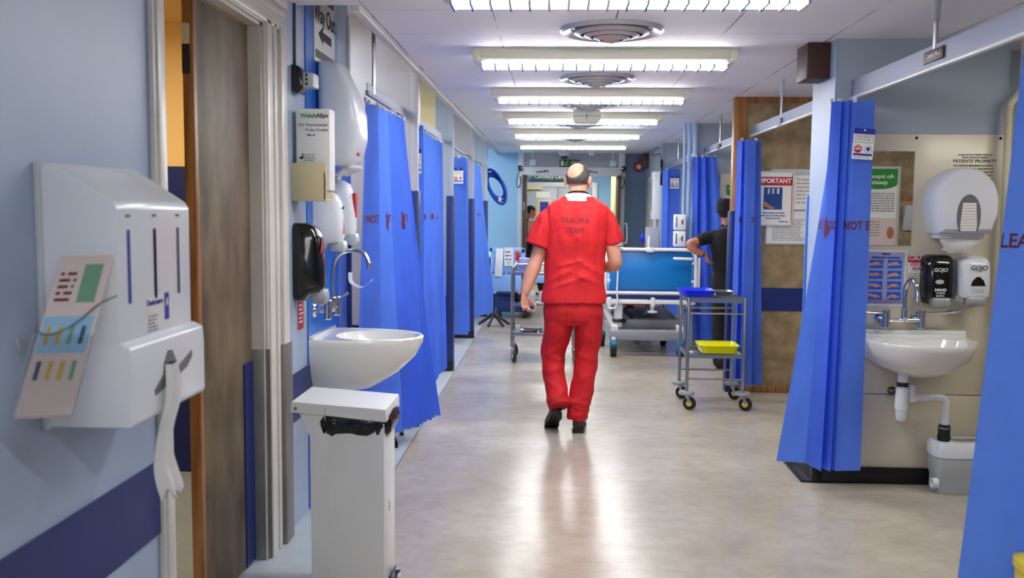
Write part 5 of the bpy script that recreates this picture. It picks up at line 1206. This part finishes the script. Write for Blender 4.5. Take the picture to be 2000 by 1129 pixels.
t = thing('hanging_towel', 'white strip of paper hanging over the light blue bed end', 'paper', (-.73, 12.5, .6)); obj('strip', loft(B(), [[Vector((-.735+dx+.02*(1-f), 12.53-.015*math.sin(f*3)+dy, .97-.38*f)) for dx, dy in ((-.05, -.004), (0, -.010), (.05, -.004), (.05, 0), (0, -.006), (-.05, 0))] for f in [i/8 for i in range(9)]]), 'paper', t)
t = thing('bed_notice', 'white printed notice hanging over the light blue bed end, right of the paper strip', 'notice', (-.59, 12.52, .70)); obj('sheet', bx(-.655, -.53, 12.525, 12.53, .735, .985), 'paper', t, smooth=False)
bm = bars(B(), -.64, -.545, .93, 3, .05, .014, .0, .2, (1, 0, 0), (0, 12.524, 0)); bars(bm, -.62, -.56, .80, 3, .02, .006, .0, .2, (1, 0, 0), (0, 12.524, 0)); obj('print', bm, 'ink', t, smooth=False)
t = thing('floor_stand_base', 'black triangular stand base on the floor beside the fourth left curtain', 'stand', (-.75, 11.8, 0))
for a_ in (.2, 1.9, 3.1, 4.4, 5.4): obj('foot', tube(B(), [(-.74, 11.8, .16), (-.74+.20*math.cos(a_), 11.8+.2*math.sin(a_), .02)], [(.015, .02), (.02, .018)], 8), 'darkmetal', t)
obj('stem', tube(B(), [(-.74, 11.8, .1), (-.74, 11.8, .42)], .014, 8), 'darkmetal', t)
# ================================================================== PEOPLE
def rotz(a): return Matrix.Rotation(a, 3, 'Z')
def head_bm(bm, c, R, s=1.0):
    """head with skull, jaw, brow, nose, lips, chin and ears; local x right, y forward, z up; chin at -.115, crown +.115"""
    def E_(p, r, q=None): ell(bm, Vector(c)+R @ (Vector(p)*s), [k*s for k in r], R @ q if q is not None else R, 24)
    E_((0, -.012, .028), (.077, .097, .088)); E_((0, .015, -.01), (.068, .078, .085)); E_((0, .032, -.062), (.052, .055, .050)); E_((0, .062, -.092), (.024, .022, .020))
    E_((0, .074, .032), (.052, .022, .014)); E_((0, .092, -.012), (.012, .016, .028)); E_((0, .102, -.028), (.017, .014, .011)); E_((0, .080, -.056), (.024, .012, .010))
    E_((.042, .062, -.022), (.022, .022, .020)); E_((-.042, .062, -.022), (.022, .022, .020))
    for sx in (-1, 1):
        q = Matrix.Rotation(sx*-.35, 3, 'Z')
        E_((sx*.082, -.012, -.004), (.009, .019, .033), q); E_((sx*.088, -.020, .006), (.006, .014, .024), q)
def face_parts(t, c, R, s=1.0, lips=True):
    for sx in (-1, 1):
        p = Vector(c)+R @ (Vector((sx*.031, .0785, .008))*s); obj('eye', ell(B(), p, (.0125*s,)*3), 'eye', t)
        p = Vector(c)+R @ (Vector((sx*.031, .0895, .008))*s); obj('iris', ell(B(), p, (.0055*s,)*3), 'darkhair', t)
        obj('eyebrow', tube(B(), [Vector(c)+R @ (Vector((sx*x, y_, .034))*s) for x, y_ in ((.014, .096), (.032, .094), (.05, .080))], .004*s, 6), 'hair', t)
def limb(bm, pts, rad, seg=18, n=5, caps=True):
    P = smooth_path(pts, n); rr = []
    for i in range(len(P)):
        f = i/n; k = min(int(f), len(rad)-2); u = f-k
        a = rad[k] if isinstance(rad[k], tuple) else (rad[k],)*2; b = rad[k+1] if isinstance(rad[k+1], tuple) else (rad[k+1],)*2
        u = min(u, 1); rr.append((a[0]+(b[0]-a[0])*u, a[1]+(b[1]-a[1])*u))
    tube(bm, P, rr, seg, ref=(1, 0, 0), ref_is_side=True, round_caps=caps); return bm
def hand_bm(bm, wrist, fwd, palm, curl=.5, s=1.0, thumb=1):
    """fwd: wrist to knuckles, palm: the way the palm faces; five separate curled fingers"""
    w_ = Vector(wrist); f = Vector(fwd).normalized(); n = Vector(palm); n = (n-f*n.dot(f)).normalized(); sd = f.cross(n).normalized()*thumb
    tube(bm, [w_-f*.02*s, w_+f*.02*s, w_+f*.055*s, w_+f*.088*s], [(.026*s, .019*s), (.034*s, .017*s), (.040*s, .016*s), (.038*s, .013*s)], 16, ref=tuple(sd), ref_is_side=True, round_caps=True)
    for i, (off, L1, r) in enumerate(((.030, .90, .0092), (.0105, 1.0, .0096), (-.0095, .94, .0092), (-.029, .76, .0082))):
        a = w_+f*(.078-.004*abs(i-1.3))*s+sd*off*s; pts = [a-f*.02*s, a]; d = f.copy(); p = a; cu = -curl*(1+.12*i)
        for L_, k in ((.040, .8), (.027, 1.1), (.022, .8)):
            q = Matrix.Rotation(-cu*k, 3, sd*thumb) if True else None
            d = q @ d
            if d.dot(n) < -.1 and L_ == .040: pass
            p = p+d*L_*L1*s; pts.append(p)
        tube(bm, pts, [r*s*1.05, r*s, r*.98*s, r*.93*s, r*.80*s], 10, round_caps=True)
    a = w_+f*.02*s+sd*.028*s; d1 = (f*.6+sd*.55+n*.45).normalized(); d2 = (f*.85+sd*.1+n*.5).normalized()
    tube(bm, [a-sd*.01*s, a+d1*.035*s, a+d1*.055*s+d2*.015*s, a+d1*.055*s+d2*.04*s], [.014*s, .012*s, .0105*s, .008*s], 10, round_caps=True)
def wrinkle(me, amp, fx, seed, fn=None):
    me.update()
    ns = [v.normal.copy() for v in me.vertices]
    for v, n in zip(me.vertices, ns):
        p = v.co; q = noise.noise((p.x*fx[0]+seed, p.y*fx[1], p.z*fx[2]))
        q2 = noise.noise((p.x*fx[0]*2.3+seed, p.y*fx[1]*2.3, p.z*fx[2]*2.1+seed))
        d = amp*((1-abs(q)*2.2)*.6+q2*.5)
        if fn: d += fn(p)
        v.co = p+n*d
def cloth(bm, voxel, m, name, parent, amp, fx, seed, fn=None, sm=5):
    me = remesh(bm, voxel, sm); wrinkle(me, amp, fx, seed, fn); return finish(name, me, m, parent, sharp=75)
def trim_mesh(bm, keep):
    me = bpy.data.meshes.new('tmp'); bm.to_mesh(me); bm.free(); return me

# ------------------------------------------------------------ the man in red
man = thing('person', 'bald man in red scrubs walking away down the middle of the corridor, seen from behind', 'person', (.16, 6.25, 0))
HC = Vector((.165, 6.20, 1.693)); HR = rotz(-.22) @ Matrix.Rotation(-.10, 3, 'X')
bm = B(); head_bm(bm, HC, HR, .995)
tube(bm, [(.165, 6.185, 1.52), (.165, 6.175, 1.575), (.165, 6.18, 1.63), (.166, 6.195, 1.67)], [(.075, .065), (.064, .062), (.061, .064), (.062, .066)], 20, ref=(1, 0, 0), ref_is_side=True)
loft(bm, [sup(cx, 6.2, z, a, b, 28, 2.3) for z, cx, a, b in ((.80, .15, .15, .10), (.95, .15, .155, .10), (1.2, .155, .155, .10), (1.40, .16, .17, .10), (1.49, .163, .14, .085), (1.55, .165, .07, .06))])
limb(bm, [(.02, 6.2, 1.46), (-.045, 6.20, 1.36), (-.105, 6.19, 1.17), (-.130, 6.18, 1.10), (-.16, 6.165, 1.02), (-.182, 6.15, .945)], [.058, .054, .046, .050, .043, .030])
hand_bm(bm, (-.184, 6.148, .935), (.02, -.02, -1), (.75, -.55, .1), .62, .98, -1)
limb(bm, [(.315, 6.2, 1.46), (.375, 6.20, 1.36), (.415, 6.19, 1.20), (.418, 6.21, 1.135), (.36, 6.32, 1.12), (.29, 6.42, 1.13)], [.056, .053, .047, .046, .042, .029])
hand_bm(bm, (.28, 6.43, 1.13), (-.9, .4, .15), (0, -.3, 1), .5, 1.0, 1)
for x0, kn, an in (((.06, 6.2, .80), (.035, 6.25, .50), (.06, 6.14, .20)), ((.24, 6.2, .80), (.222, 6.22, .48), (.19, 6.17, .10))):
    limb(bm, [x0, ((x0[0]+kn[0])/2, (x0[1]+kn[1])/2, (x0[2]+kn[2])/2), kn, ((kn[0]+an[0])/2, (kn[1]+an[1])/2, (kn[2]+an[2])/2), an], [.075, .068, .052, .05, .036])
body = finish('body', remesh(bm, .0055, 4), 'skin', man, sharp=80)
face_parts(man, HC, HR)
def hair_shell(parent, HC, HR, s, keep, m, th=.005, name='hair', cen=(0, -.012, .028), rad=(.0795, .0995, .0905), ns=.10):
    bm = bmesh.new(); bmesh.ops.create_uvsphere(bm, u_segments=200, v_segments=140, radius=1)
    dele = []
    for v in bm.verts:
        n = v.co.copy(); l = Vector((cen[0]+rad[0]*n.x, cen[1]+rad[1]*n.y, cen[2]+rad[2]*n.z))
        if l.z < -.02: l.x *= 1-.25*min(1, (-.02-l.z)/.05); 
        j = noise.noise(n*9)*ns
        if not keep(l, n, j): dele.append(v)
        v.co = HC+HR @ ((l+n*noise.noise(n*30)*.0015)*s)
    bmesh.ops.delete(bm, geom=dele, context='VERTS')
    if name == 'hair':
        ex = bmesh.ops.solidify(bm, geom=bm.faces[:], thickness=th)
    return obj(name, bm, m, parent, sharp=70)
bald = Vector((-.20, -.78, .60)).normalized()
def keep_man(l, n, j):
    if n.dot(bald) > math.cos(.86)+j*.35: return False
    if l.z > .045 and l.y > .02: return False
    if l.y > .02 and l.z < .05: return False
    if l.z < -.032+abs(l.x)*.12: return False
    return True
hair_shell(man, HC, HR, 1.0, keep_man, 'hair', ns=.12)
for sx in (-1, 1): obj('glasses_arm', tube(B(), [HC+HR @ Vector((sx*.0815, -.01, .012)), HC+HR @ Vector((sx*.080, .05, .018)), HC+HR @ Vector((sx*.072, .088, .014))], .0022, 6), 'black', man)
obj('beard', ell(B(), HC+HR @ Vector((0, .035, -.072)), (.056, .058, .045), HR, 20), 'hair', man)
# undershirt collar and cuff, lanyard
def ringtube(c, a, b, r, m, name, tilt=0., n=32, a0=0, a1=2*PI, sq=None):
    P = [Vector(c)+Vector((a*math.cos(k), b*math.sin(k), tilt*math.sin(k))) for k in [a0+(a1-a0)*i/n for i in range(n+1)]]
    return obj(name, tube(B(), P, sq or r, 8, ref=(0, 0, 1), ref_is_side=bool(sq)), m, man)
bm = B(); loft(bm, [[Vector((.165+a*math.cos(2*PI*k/40), 6.185+b*math.sin(2*PI*k/40), z+(.0 if math.sin(2*PI*k/40) < 0 else -.045*math.sin(2*PI*k/40)))) for k in range(40)] for z, a, b in ((1.56, .112, .088), (1.582, .100, .084), (1.600, .084, .076), (1.612, .070, .068), (1.612, .066, .065), (1.575, .066, .065))], close=False)
obj('undershirt_collar', bm, 'paper', man)
ringtube((.166, 6.185, 1.603), .0725, .071, .0045, 'black', 'lanyard', -.02, sq=[(.006, .003)]*33)
bm = B(); tube(bm, [(.402, 6.205, 1.315), (.410, 6.205, 1.262)], [.060, .060], 24); obj('undershirt_cuff', bm, 'paper', man)
obj('wristwatch', tube(B(), [(-.157, 6.166, 1.03), (-.160, 6.164, 1.018)], [.047, .046], 20), 'black', man).hide_render = False
bpy.data.objects.remove(bpy.data.objects['wristwatch'])
# red tunic
rings = [(.885, .145, .214, .150), (.93, .145, .212, .148), (1.0, .146, .204, .140), (1.1, .149, .199, .132), (1.19, .151, .197, .130), (1.30, .156, .203, .128), (1.38, .160, .208, .124), (1.44, .163, .213, .117), (1.49, .165, .212, .108), (1.525, .166, .196, .098), (1.548, .166, .162, .09), (1.568, .166, .125, .084), (1.584, .166, .102, .08)]
bm = B(); loft(bm, [sup(cx, 6.195+(.01 if z < 1.3 else 0), z, a, b, 44, 2.6) for z, cx, a, b in rings])
limb(bm, [(.085, 6.2, 1.44), (-.015, 6.20, 1.43), (-.07, 6.195, 1.345), (-.102, 6.19, 1.262)], [(.080, .07), (.080, .075), (.080, .078), (.090, .080)], 22, caps=False)
limb(bm, [(.245, 6.2, 1.44), (.34, 6.20, 1.43), (.385, 6.205, 1.355), (.412, 6.205, 1.278)], [(.080, .07), (.078, .072), (.070, .068), (.068, .068)], 22, caps=False)
def back_seam(p):
    d = -.004*math.exp(-((p.x-.150)/.006)**2) if p.y < 6.15 and p.z < 1.5 else 0
    if p.y < 6.16:   # pulls towards the small of the back
        for x0, sl, k, c0 in ((.10, .35, 60, 1.02), (.06, .55, 50, 1.07), (.22, -.4, 55, 1.05), (.25, -.6, 45, 1.12), (.12, .25, 70, 1.15)):
            u = (p.z-c0)-sl*(p.x-x0); d += .006*math.exp(-(u*k)**2)*math.exp(-((p.x-x0)/.09)**2)
        for x0 in (.0, .31): d += -.006*math.exp(-((p.x-x0)/.012)**2)*math.exp(-((p.z-1.36)/.1)**2)
    return d
tunic = cloth(bm, .0055, 'red', 'tunic', man, .012, (10, 10, 3.4), 3.3, back_seam, sm=3)
# cut the sleeves and hem open is hidden; print on the back follows the cloth
from mathutils.bvhtree import BVHTree
def print_on(o, s_, size, cx, z, m, parent, bold=.02, xs=1.0, y=6.0):
    me = o.data; off = WL[o.name] if o.parent is None else WL[o.parent.name]
    bv = BVHTree.FromPolygons([v.co+off for v in me.vertices], [p.vertices[:] for p in me.polygons])
    tm = text_mesh(s_, size, bold, 'CENTER'); bm = bmesh.new(); bm.from_mesh(tm); bmesh.ops.triangulate(bm, faces=bm.faces[:])
    bmesh.ops.subdivide_edges(bm, edges=[e for e in bm.edges if e.calc_length() > .006], cuts=3)
    for v in bm.verts:
        x, zz = cx+v.co.x*xs, z+v.co.y; h = bv.ray_cast(Vector((x, y-1, zz)), Vector((0, 1, 0)))
        v.co = Vector((x, (h[0].y if h[0] else y)-.0045, zz))
    me2 = bpy.data.meshes.new('lettering'); bm.to_mesh(me2); bm.free(); return finish('lettering', me2, m, parent, smooth=False)
print_on(tunic, 'TRAUMA', .055, .145, 1.405, 'textgrey', man, .0, .86)
print_on(tunic, 'TEAM', .055, .145, 1.342, 'textgrey', man, .0, .86)
# trousers
bm = B(); loft(bm, [sup(cx, 6.205, z, a, b, 44, 2.5) for z, cx, a, b in ((.93, .146, .185, .125), (.88, .146, .195, .135), (.82, .147, .203, .138), (.77, .147, .200, .130), (.735, .148, .18, .11))])
limb(bm, [(.047, 6.205, .80), (.042, 6.21, .70), (.026, 6.235, .60), (.012, 6.24, .50), (.022, 6.215, .38), (.040, 6.16, .27), (.060, 6.11, .185)], [(.100, .118), (.092, .11), (.086, .098), (.078, .09), (.070, .088), (.072, .082), (.070, .080)], 28, caps=False)
limb(bm, [(.247, 6.205, .80), (.250, 6.21, .70), (.244, 6.22, .60), (.236, 6.215, .50), (.226, 6.20, .38), (.206, 6.18, .26), (.188, 6.165, .16), (.185, 6.165, .092)], [(.102, .118), (.093, .11), (.087, .10), (.080, .092), (.074, .088), (.075, .084), (.068, .076), (.066, .074)], 28, caps=False)
def leg_folds(p):
    d = 0
    for x0, c0, sl, k, a_ in ((.20, .21, -.2, 70, .009), (.03, .25, .6, 50, .007), (.02, .33, -.5, 50, .006), (.22, .38, .6, 45, .006), (.02, .56, .5, 40, .010), (.04, .50, -.4, 45, .007), (.03, .43, .3, 50, .006), (.22, .52, -.4, 45, .006), (.20, .24, .5, 45, .008), (.19, .18, -.4, 55, .007), (.19, .13, .3, 60, .007), (.24, .66, -.9, 30, .006), (.06, .66, .9, 30, .006)):
        u = (p.z-c0)-sl*(p.x-x0); d += a_*math.exp(-(u*k)**2)*math.exp(-((p.x-x0)/.08)**2)
    return d
cloth(bm, .006, 'reddark', 'trousers', man, .009, (9, 9, 5), 7.1, leg_folds, sm=4)
def shoe(parent, heel, toe, up, m, L_=.29, name='shoe'):
    h = Vector(heel); t_ = Vector(toe); f = (t_-h).normalized(); u = Vector(up); u = (u-f*u.dot(f)).normalized(); s_ = f.cross(u).normalized()
    def ring(d, w_, z0, z1, e=2.6, n=24):
        out = []
        for k in range(n):
            a = 2*PI*k/n; ca, sa = math.cos(a), math.sin(a); ca = math.copysign(abs(ca)**(2/e), ca); sa = math.copysign(abs(sa)**(2/e), sa)
            out.append(h+f*d*L_+s_*w_*ca+u*((z0+z1)/2+(z1-z0)/2*sa))
        return out
    up_ = B(); loft(up_, [ring(d, w_, a, b) for d, w_, a, b in ((.0, .022, .03, .07), (.02, .034, .018, .10), (.12, .039, .018, .115), (.28, .038, .018, .11), (.42, .039, .018, .085), (.6, .046, .018, .068), (.78, .048, .018, .055), (.92, .040, .018, .043), (1.0, .018, .02, .032))])
    o = obj(name, up_, m, parent, sharp=60)
    so = B(); 
    out = []
    for z in (0, .018):
        out.append([h+f*d*L_+s_*w_+u*z for d, w_ in ((-.01, -.02), (.0, -.034), (.12, -.041), (.3, -.036), (.45, -.040), (.65, -.049), (.82, -.046), (.95, -.03), (1.01, 0), (.95, .03), (.82, .046), (.65, .049), (.45, .040), (.3, .036), (.12, .041), (.0, .034), (-.01, .02))])
    loft(so, out); so2 = obj('sole', so, 'sole', o)
    hb = B(); loft(hb, [[h+f*d*L_+s_*w_+u*z for d, w_ in ((-.01, -.02), (.0, -.034), (.12, -.041), (.26, -.038), (.26, .038), (.12, .041), (.0, .034), (-.01, .02))] for z in (-.012, .002)])
    obj('heel', hb, 'sole', o); return o
shoe(man, (.187, 6.125, .012), (.21, 6.40, .012), (0, 0, 1), 'leather')
shoe(man, (.045, 6.10, .135), (.005, 6.27, .0), (0, .7, .8), 'darkshoe', .27)

# ------------------------------------------------------------ the person in black
nur = thing('person', 'person in black uniform and black cap, hand on hip, half hidden by the narrow curtain', 'person', (1.68, 8.85, 0))
HC = Vector((1.655, 8.86, 1.475)); HR = rotz(-1.0) @ Matrix.Rotation(-.25, 3, 'X')
bm = B(); head_bm(bm, HC, HR, .95)
tube(bm, [(1.66, 8.86, 1.30), (1.655, 8.86, 1.36), (1.652, 8.86, 1.43)], [(.075, .065), (.052, .052), (.052, .055)], 18, ref=(1, 0, 0), ref_is_side=True)
loft(bm, [sup(cx, 8.85, z, a, b, 28, 2.3) for z, cx, a, b in ((.75, 1.68, .14, .10), (.98, 1.67, .12, .09), (1.2, 1.66, .13, .09), (1.29, 1.66, .12, .07), (1.33, 1.66, .06, .05))])
limb(bm, [(1.53, 8.85, 1.27), (1.46, 8.84, 1.245), (1.37, 8.82, 1.215), (1.295, 8.80, 1.185), (1.36, 8.80, 1.125), (1.44, 8.80, 1.095)], [.045, .044, .043, .037, .036, .025])
hand_bm(bm, (1.448, 8.80, 1.092), (.35, .15, -.9), (1, .3, .2), .45, .88, -1)
for sx in (-.08, .08): limb(bm, [(1.69+sx, 8.85, .78), (1.695+sx, 8.86, .45), (1.70+sx*.8, 8.86, .12)], [.07, .05, .035])
finish('body', remesh(bm, .007, 4), 'skin2', nur, sharp=80); face_parts(nur, HC, HR, .95)
hair_shell(nur, HC, HR, .96, lambda l, n, j: not (l.y > .03 and l.z < .06) and l.z > -.05+j*.05, 'darkhair')
bm = B(); rr = []
for z, a, b in ((.005, .083, .098), (.04, .088, .103), (.085, .092, .106), (.12, .088, .100), (.135, .07, .08)):
    rr.append([HC+HR @ Vector((a*math.cos(2*PI*k/28), -.015+b*math.sin(2*PI*k/28)-.015*(z/.1), z+.035*(1 if math.sin(2*PI*k/28) > 0 else .3)*math.sin(2*PI*k/28)+.006*math.sin(k*1.9))) for k in range(28)])
loft(bm, rr); obj('cloth_cap', bm, 'cloth_black', nur, sharp=60)
bm = B(); loft(bm, [sup(cx, 8.85, z, a, b, 36, 2.4) for z, cx, a, b in ((.93, 1.675, .150, .115), (1.0, 1.67, .146, .112), (1.1, 1.665, .152, .112), (1.2, 1.66, .165, .112), (1.27, 1.66, .160, .10), (1.31, 1.66, .12, .085), (1.345, 1.66, .07, .07))])
limb(bm, [(1.56, 8.85, 1.265), (1.47, 8.845, 1.25), (1.395, 8.83, 1.225)], [(.062, .06), (.06, .058), (.058, .056)], 20)
limb(bm, [(1.76, 8.85, 1.265), (1.83, 8.86, 1.20), (1.86, 8.88, 1.10)], [(.062, .06), (.06, .058), (.06, .058)], 20)
cloth(bm, .009, 'cloth_black', 'tunic', nur, .004, (9, 9, 5), 11)
obj('collar', tube(B(), [Vector((1.655, 8.86, 1.355)), Vector((1.655, 8.86, 1.378))], [.062, .058], 20), 'cloth_black', nur)
for p in ((1.625, 8.795, 1.372), (1.67, 8.79, 1.355)): obj('stud', ell(B(), p, (.006, .003, .006)), 'plastic', nur)
bm = B(); loft(bm, [sup(1.68, 8.85, z, a, b, 32, 2.4) for z, a, b in ((.97, .142, .11), (.85, .162, .125), (.72, .16, .12))])
for sx in (-.075, .075): limb(bm, [(1.685+sx, 8.85, .76), (1.69+sx, 8.86, .45), (1.70+sx, 8.86, .10), (1.70+sx, 8.86, .06)], [.092, .075, .066, .066], 22)
cloth(bm, .01, 'cloth_black', 'trousers', nur, .005, (8, 8, 5), 14)
obj('wristband', tube(B(), [(1.425, 8.8, 1.098), (1.437, 8.8, 1.094)], [.028, .027], 16), 'black', nur)
for sx in (-.075, .075): shoe(nur, (1.69+sx, 8.77, .012), (1.72+sx, 9.03, .012), (0, 0, 1), 'darkshoe', .25)
limb_ = None

# ------------------------------------------------------------ the person beyond the doorway
by = thing('person', 'person with short dark hair carrying a beige box beyond the far doorway', 'person', (-.33, 16.2, 0))
HC = Vector((-.385, 16.2, 1.46)); HR = rotz(-1.15) @ Matrix.Rotation(-.15, 3, 'X')
bm = B(); head_bm(bm, HC, HR, 1.0)
tube(bm, [(-.41, 16.2, 1.27), (-.40, 16.2, 1.33), (-.392, 16.2, 1.41)], [(.085, .075), (.058, .058), (.058, .06)], 18, ref=(1, 0, 0), ref_is_side=True)
loft(bm, [sup(-.40, 16.2, z, a, b, 28, 2.3) for z, a, b in ((.75, .10, .14), (1.0, .09, .13), (1.2, .10, .15), (1.27, .08, .14), (1.32, .05, .06))])
for sy in (-.16, .16):
    limb(bm, [(-.40, 16.2+sy, 1.25), (-.40, 16.2+sy*1.2, 1.08), (-.37, 16.2+sy*1.15, 1.05), (-.24, 16.2+sy, 1.12), (-.17, 16.2+sy*.9, 1.15)], [.045, .043, .038, .036, .026])
    hand_bm(bm, (-.165, 16.2+sy*.9, 1.15), (1, 0, .1), (0, -sy*5, .2), .5, .95, 1 if sy > 0 else -1)
for sx in (-.10, .10): limb(bm, [(-.35+sx*.3, 16.2+sx, .78), (-.32+sx*.8, 16.2+sx, .45), (-.33+sx*1.6, 16.2+sx, .12)], [.075, .055, .036])
finish('body', remesh(bm, .009, 4), 'skin2', by, sharp=80); face_parts(by, HC, HR)
hair_shell(by, HC, HR, 1.0, lambda l, n, j: not (l.y > .035 and l.z < .055) and l.z > -.03+j*.05, 'darkhair')
bm = B(); loft(bm, [sup(-.40, 16.2, z, a, b, 36, 2.4) for z, a, b in ((.90, .125, .17), (1.05, .12, .165), (1.2, .12, .185), (1.27, .10, .175), (1.31, .075, .11), (1.335, .06, .07))])
for sy in (-.16, .16): limb(bm, [(-.40, 16.2+sy*.9, 1.25), (-.40, 16.2+sy*1.15, 1.15), (-.395, 16.2+sy*1.2, 1.08)], [.065, .062, .06], 18)
cloth(bm, .011, 'cloth_black', 'tunic', by, .004, (9, 9, 5), 21)
bm = B(); loft(bm, [sup(-.37, 16.2, z, a, b, 32, 2.4) for z, a, b in ((.95, .12, .16), (.85, .13, .17), (.74, .13, .17))])
for sx in (-.09, .09): limb(bm, [(-.35+sx*.3, 16.2+sx, .78), (-.31+sx*.8, 16.2+sx, .45), (-.32+sx*1.6, 16.2+sx, .10)], [.10, .08, .068], 20)
cloth(bm, .012, 'cloth_black', 'trousers', by, .005, (8, 8, 5), 24)
for sx in (-.09, .09): shoe(by, (-.36+sx*1.6, 16.2+sx, .012), (-.10+sx*1.6, 16.2+sx, .012), (0, 0, 1), 'leather', .27)
lo = lbox('carried_box', 'beige box held by the person beyond the doorway', 'box', -.43, -.14, 15.80, 16.03, 1.08, 1.31, 'cardboard'); 
tag(obj('paper_stack', bx(-.41, -.17, 15.82, 16.0, 1.31, 1.345, .003), 'paper'), 'white papers lying on the beige box beyond the doorway', 'paper')
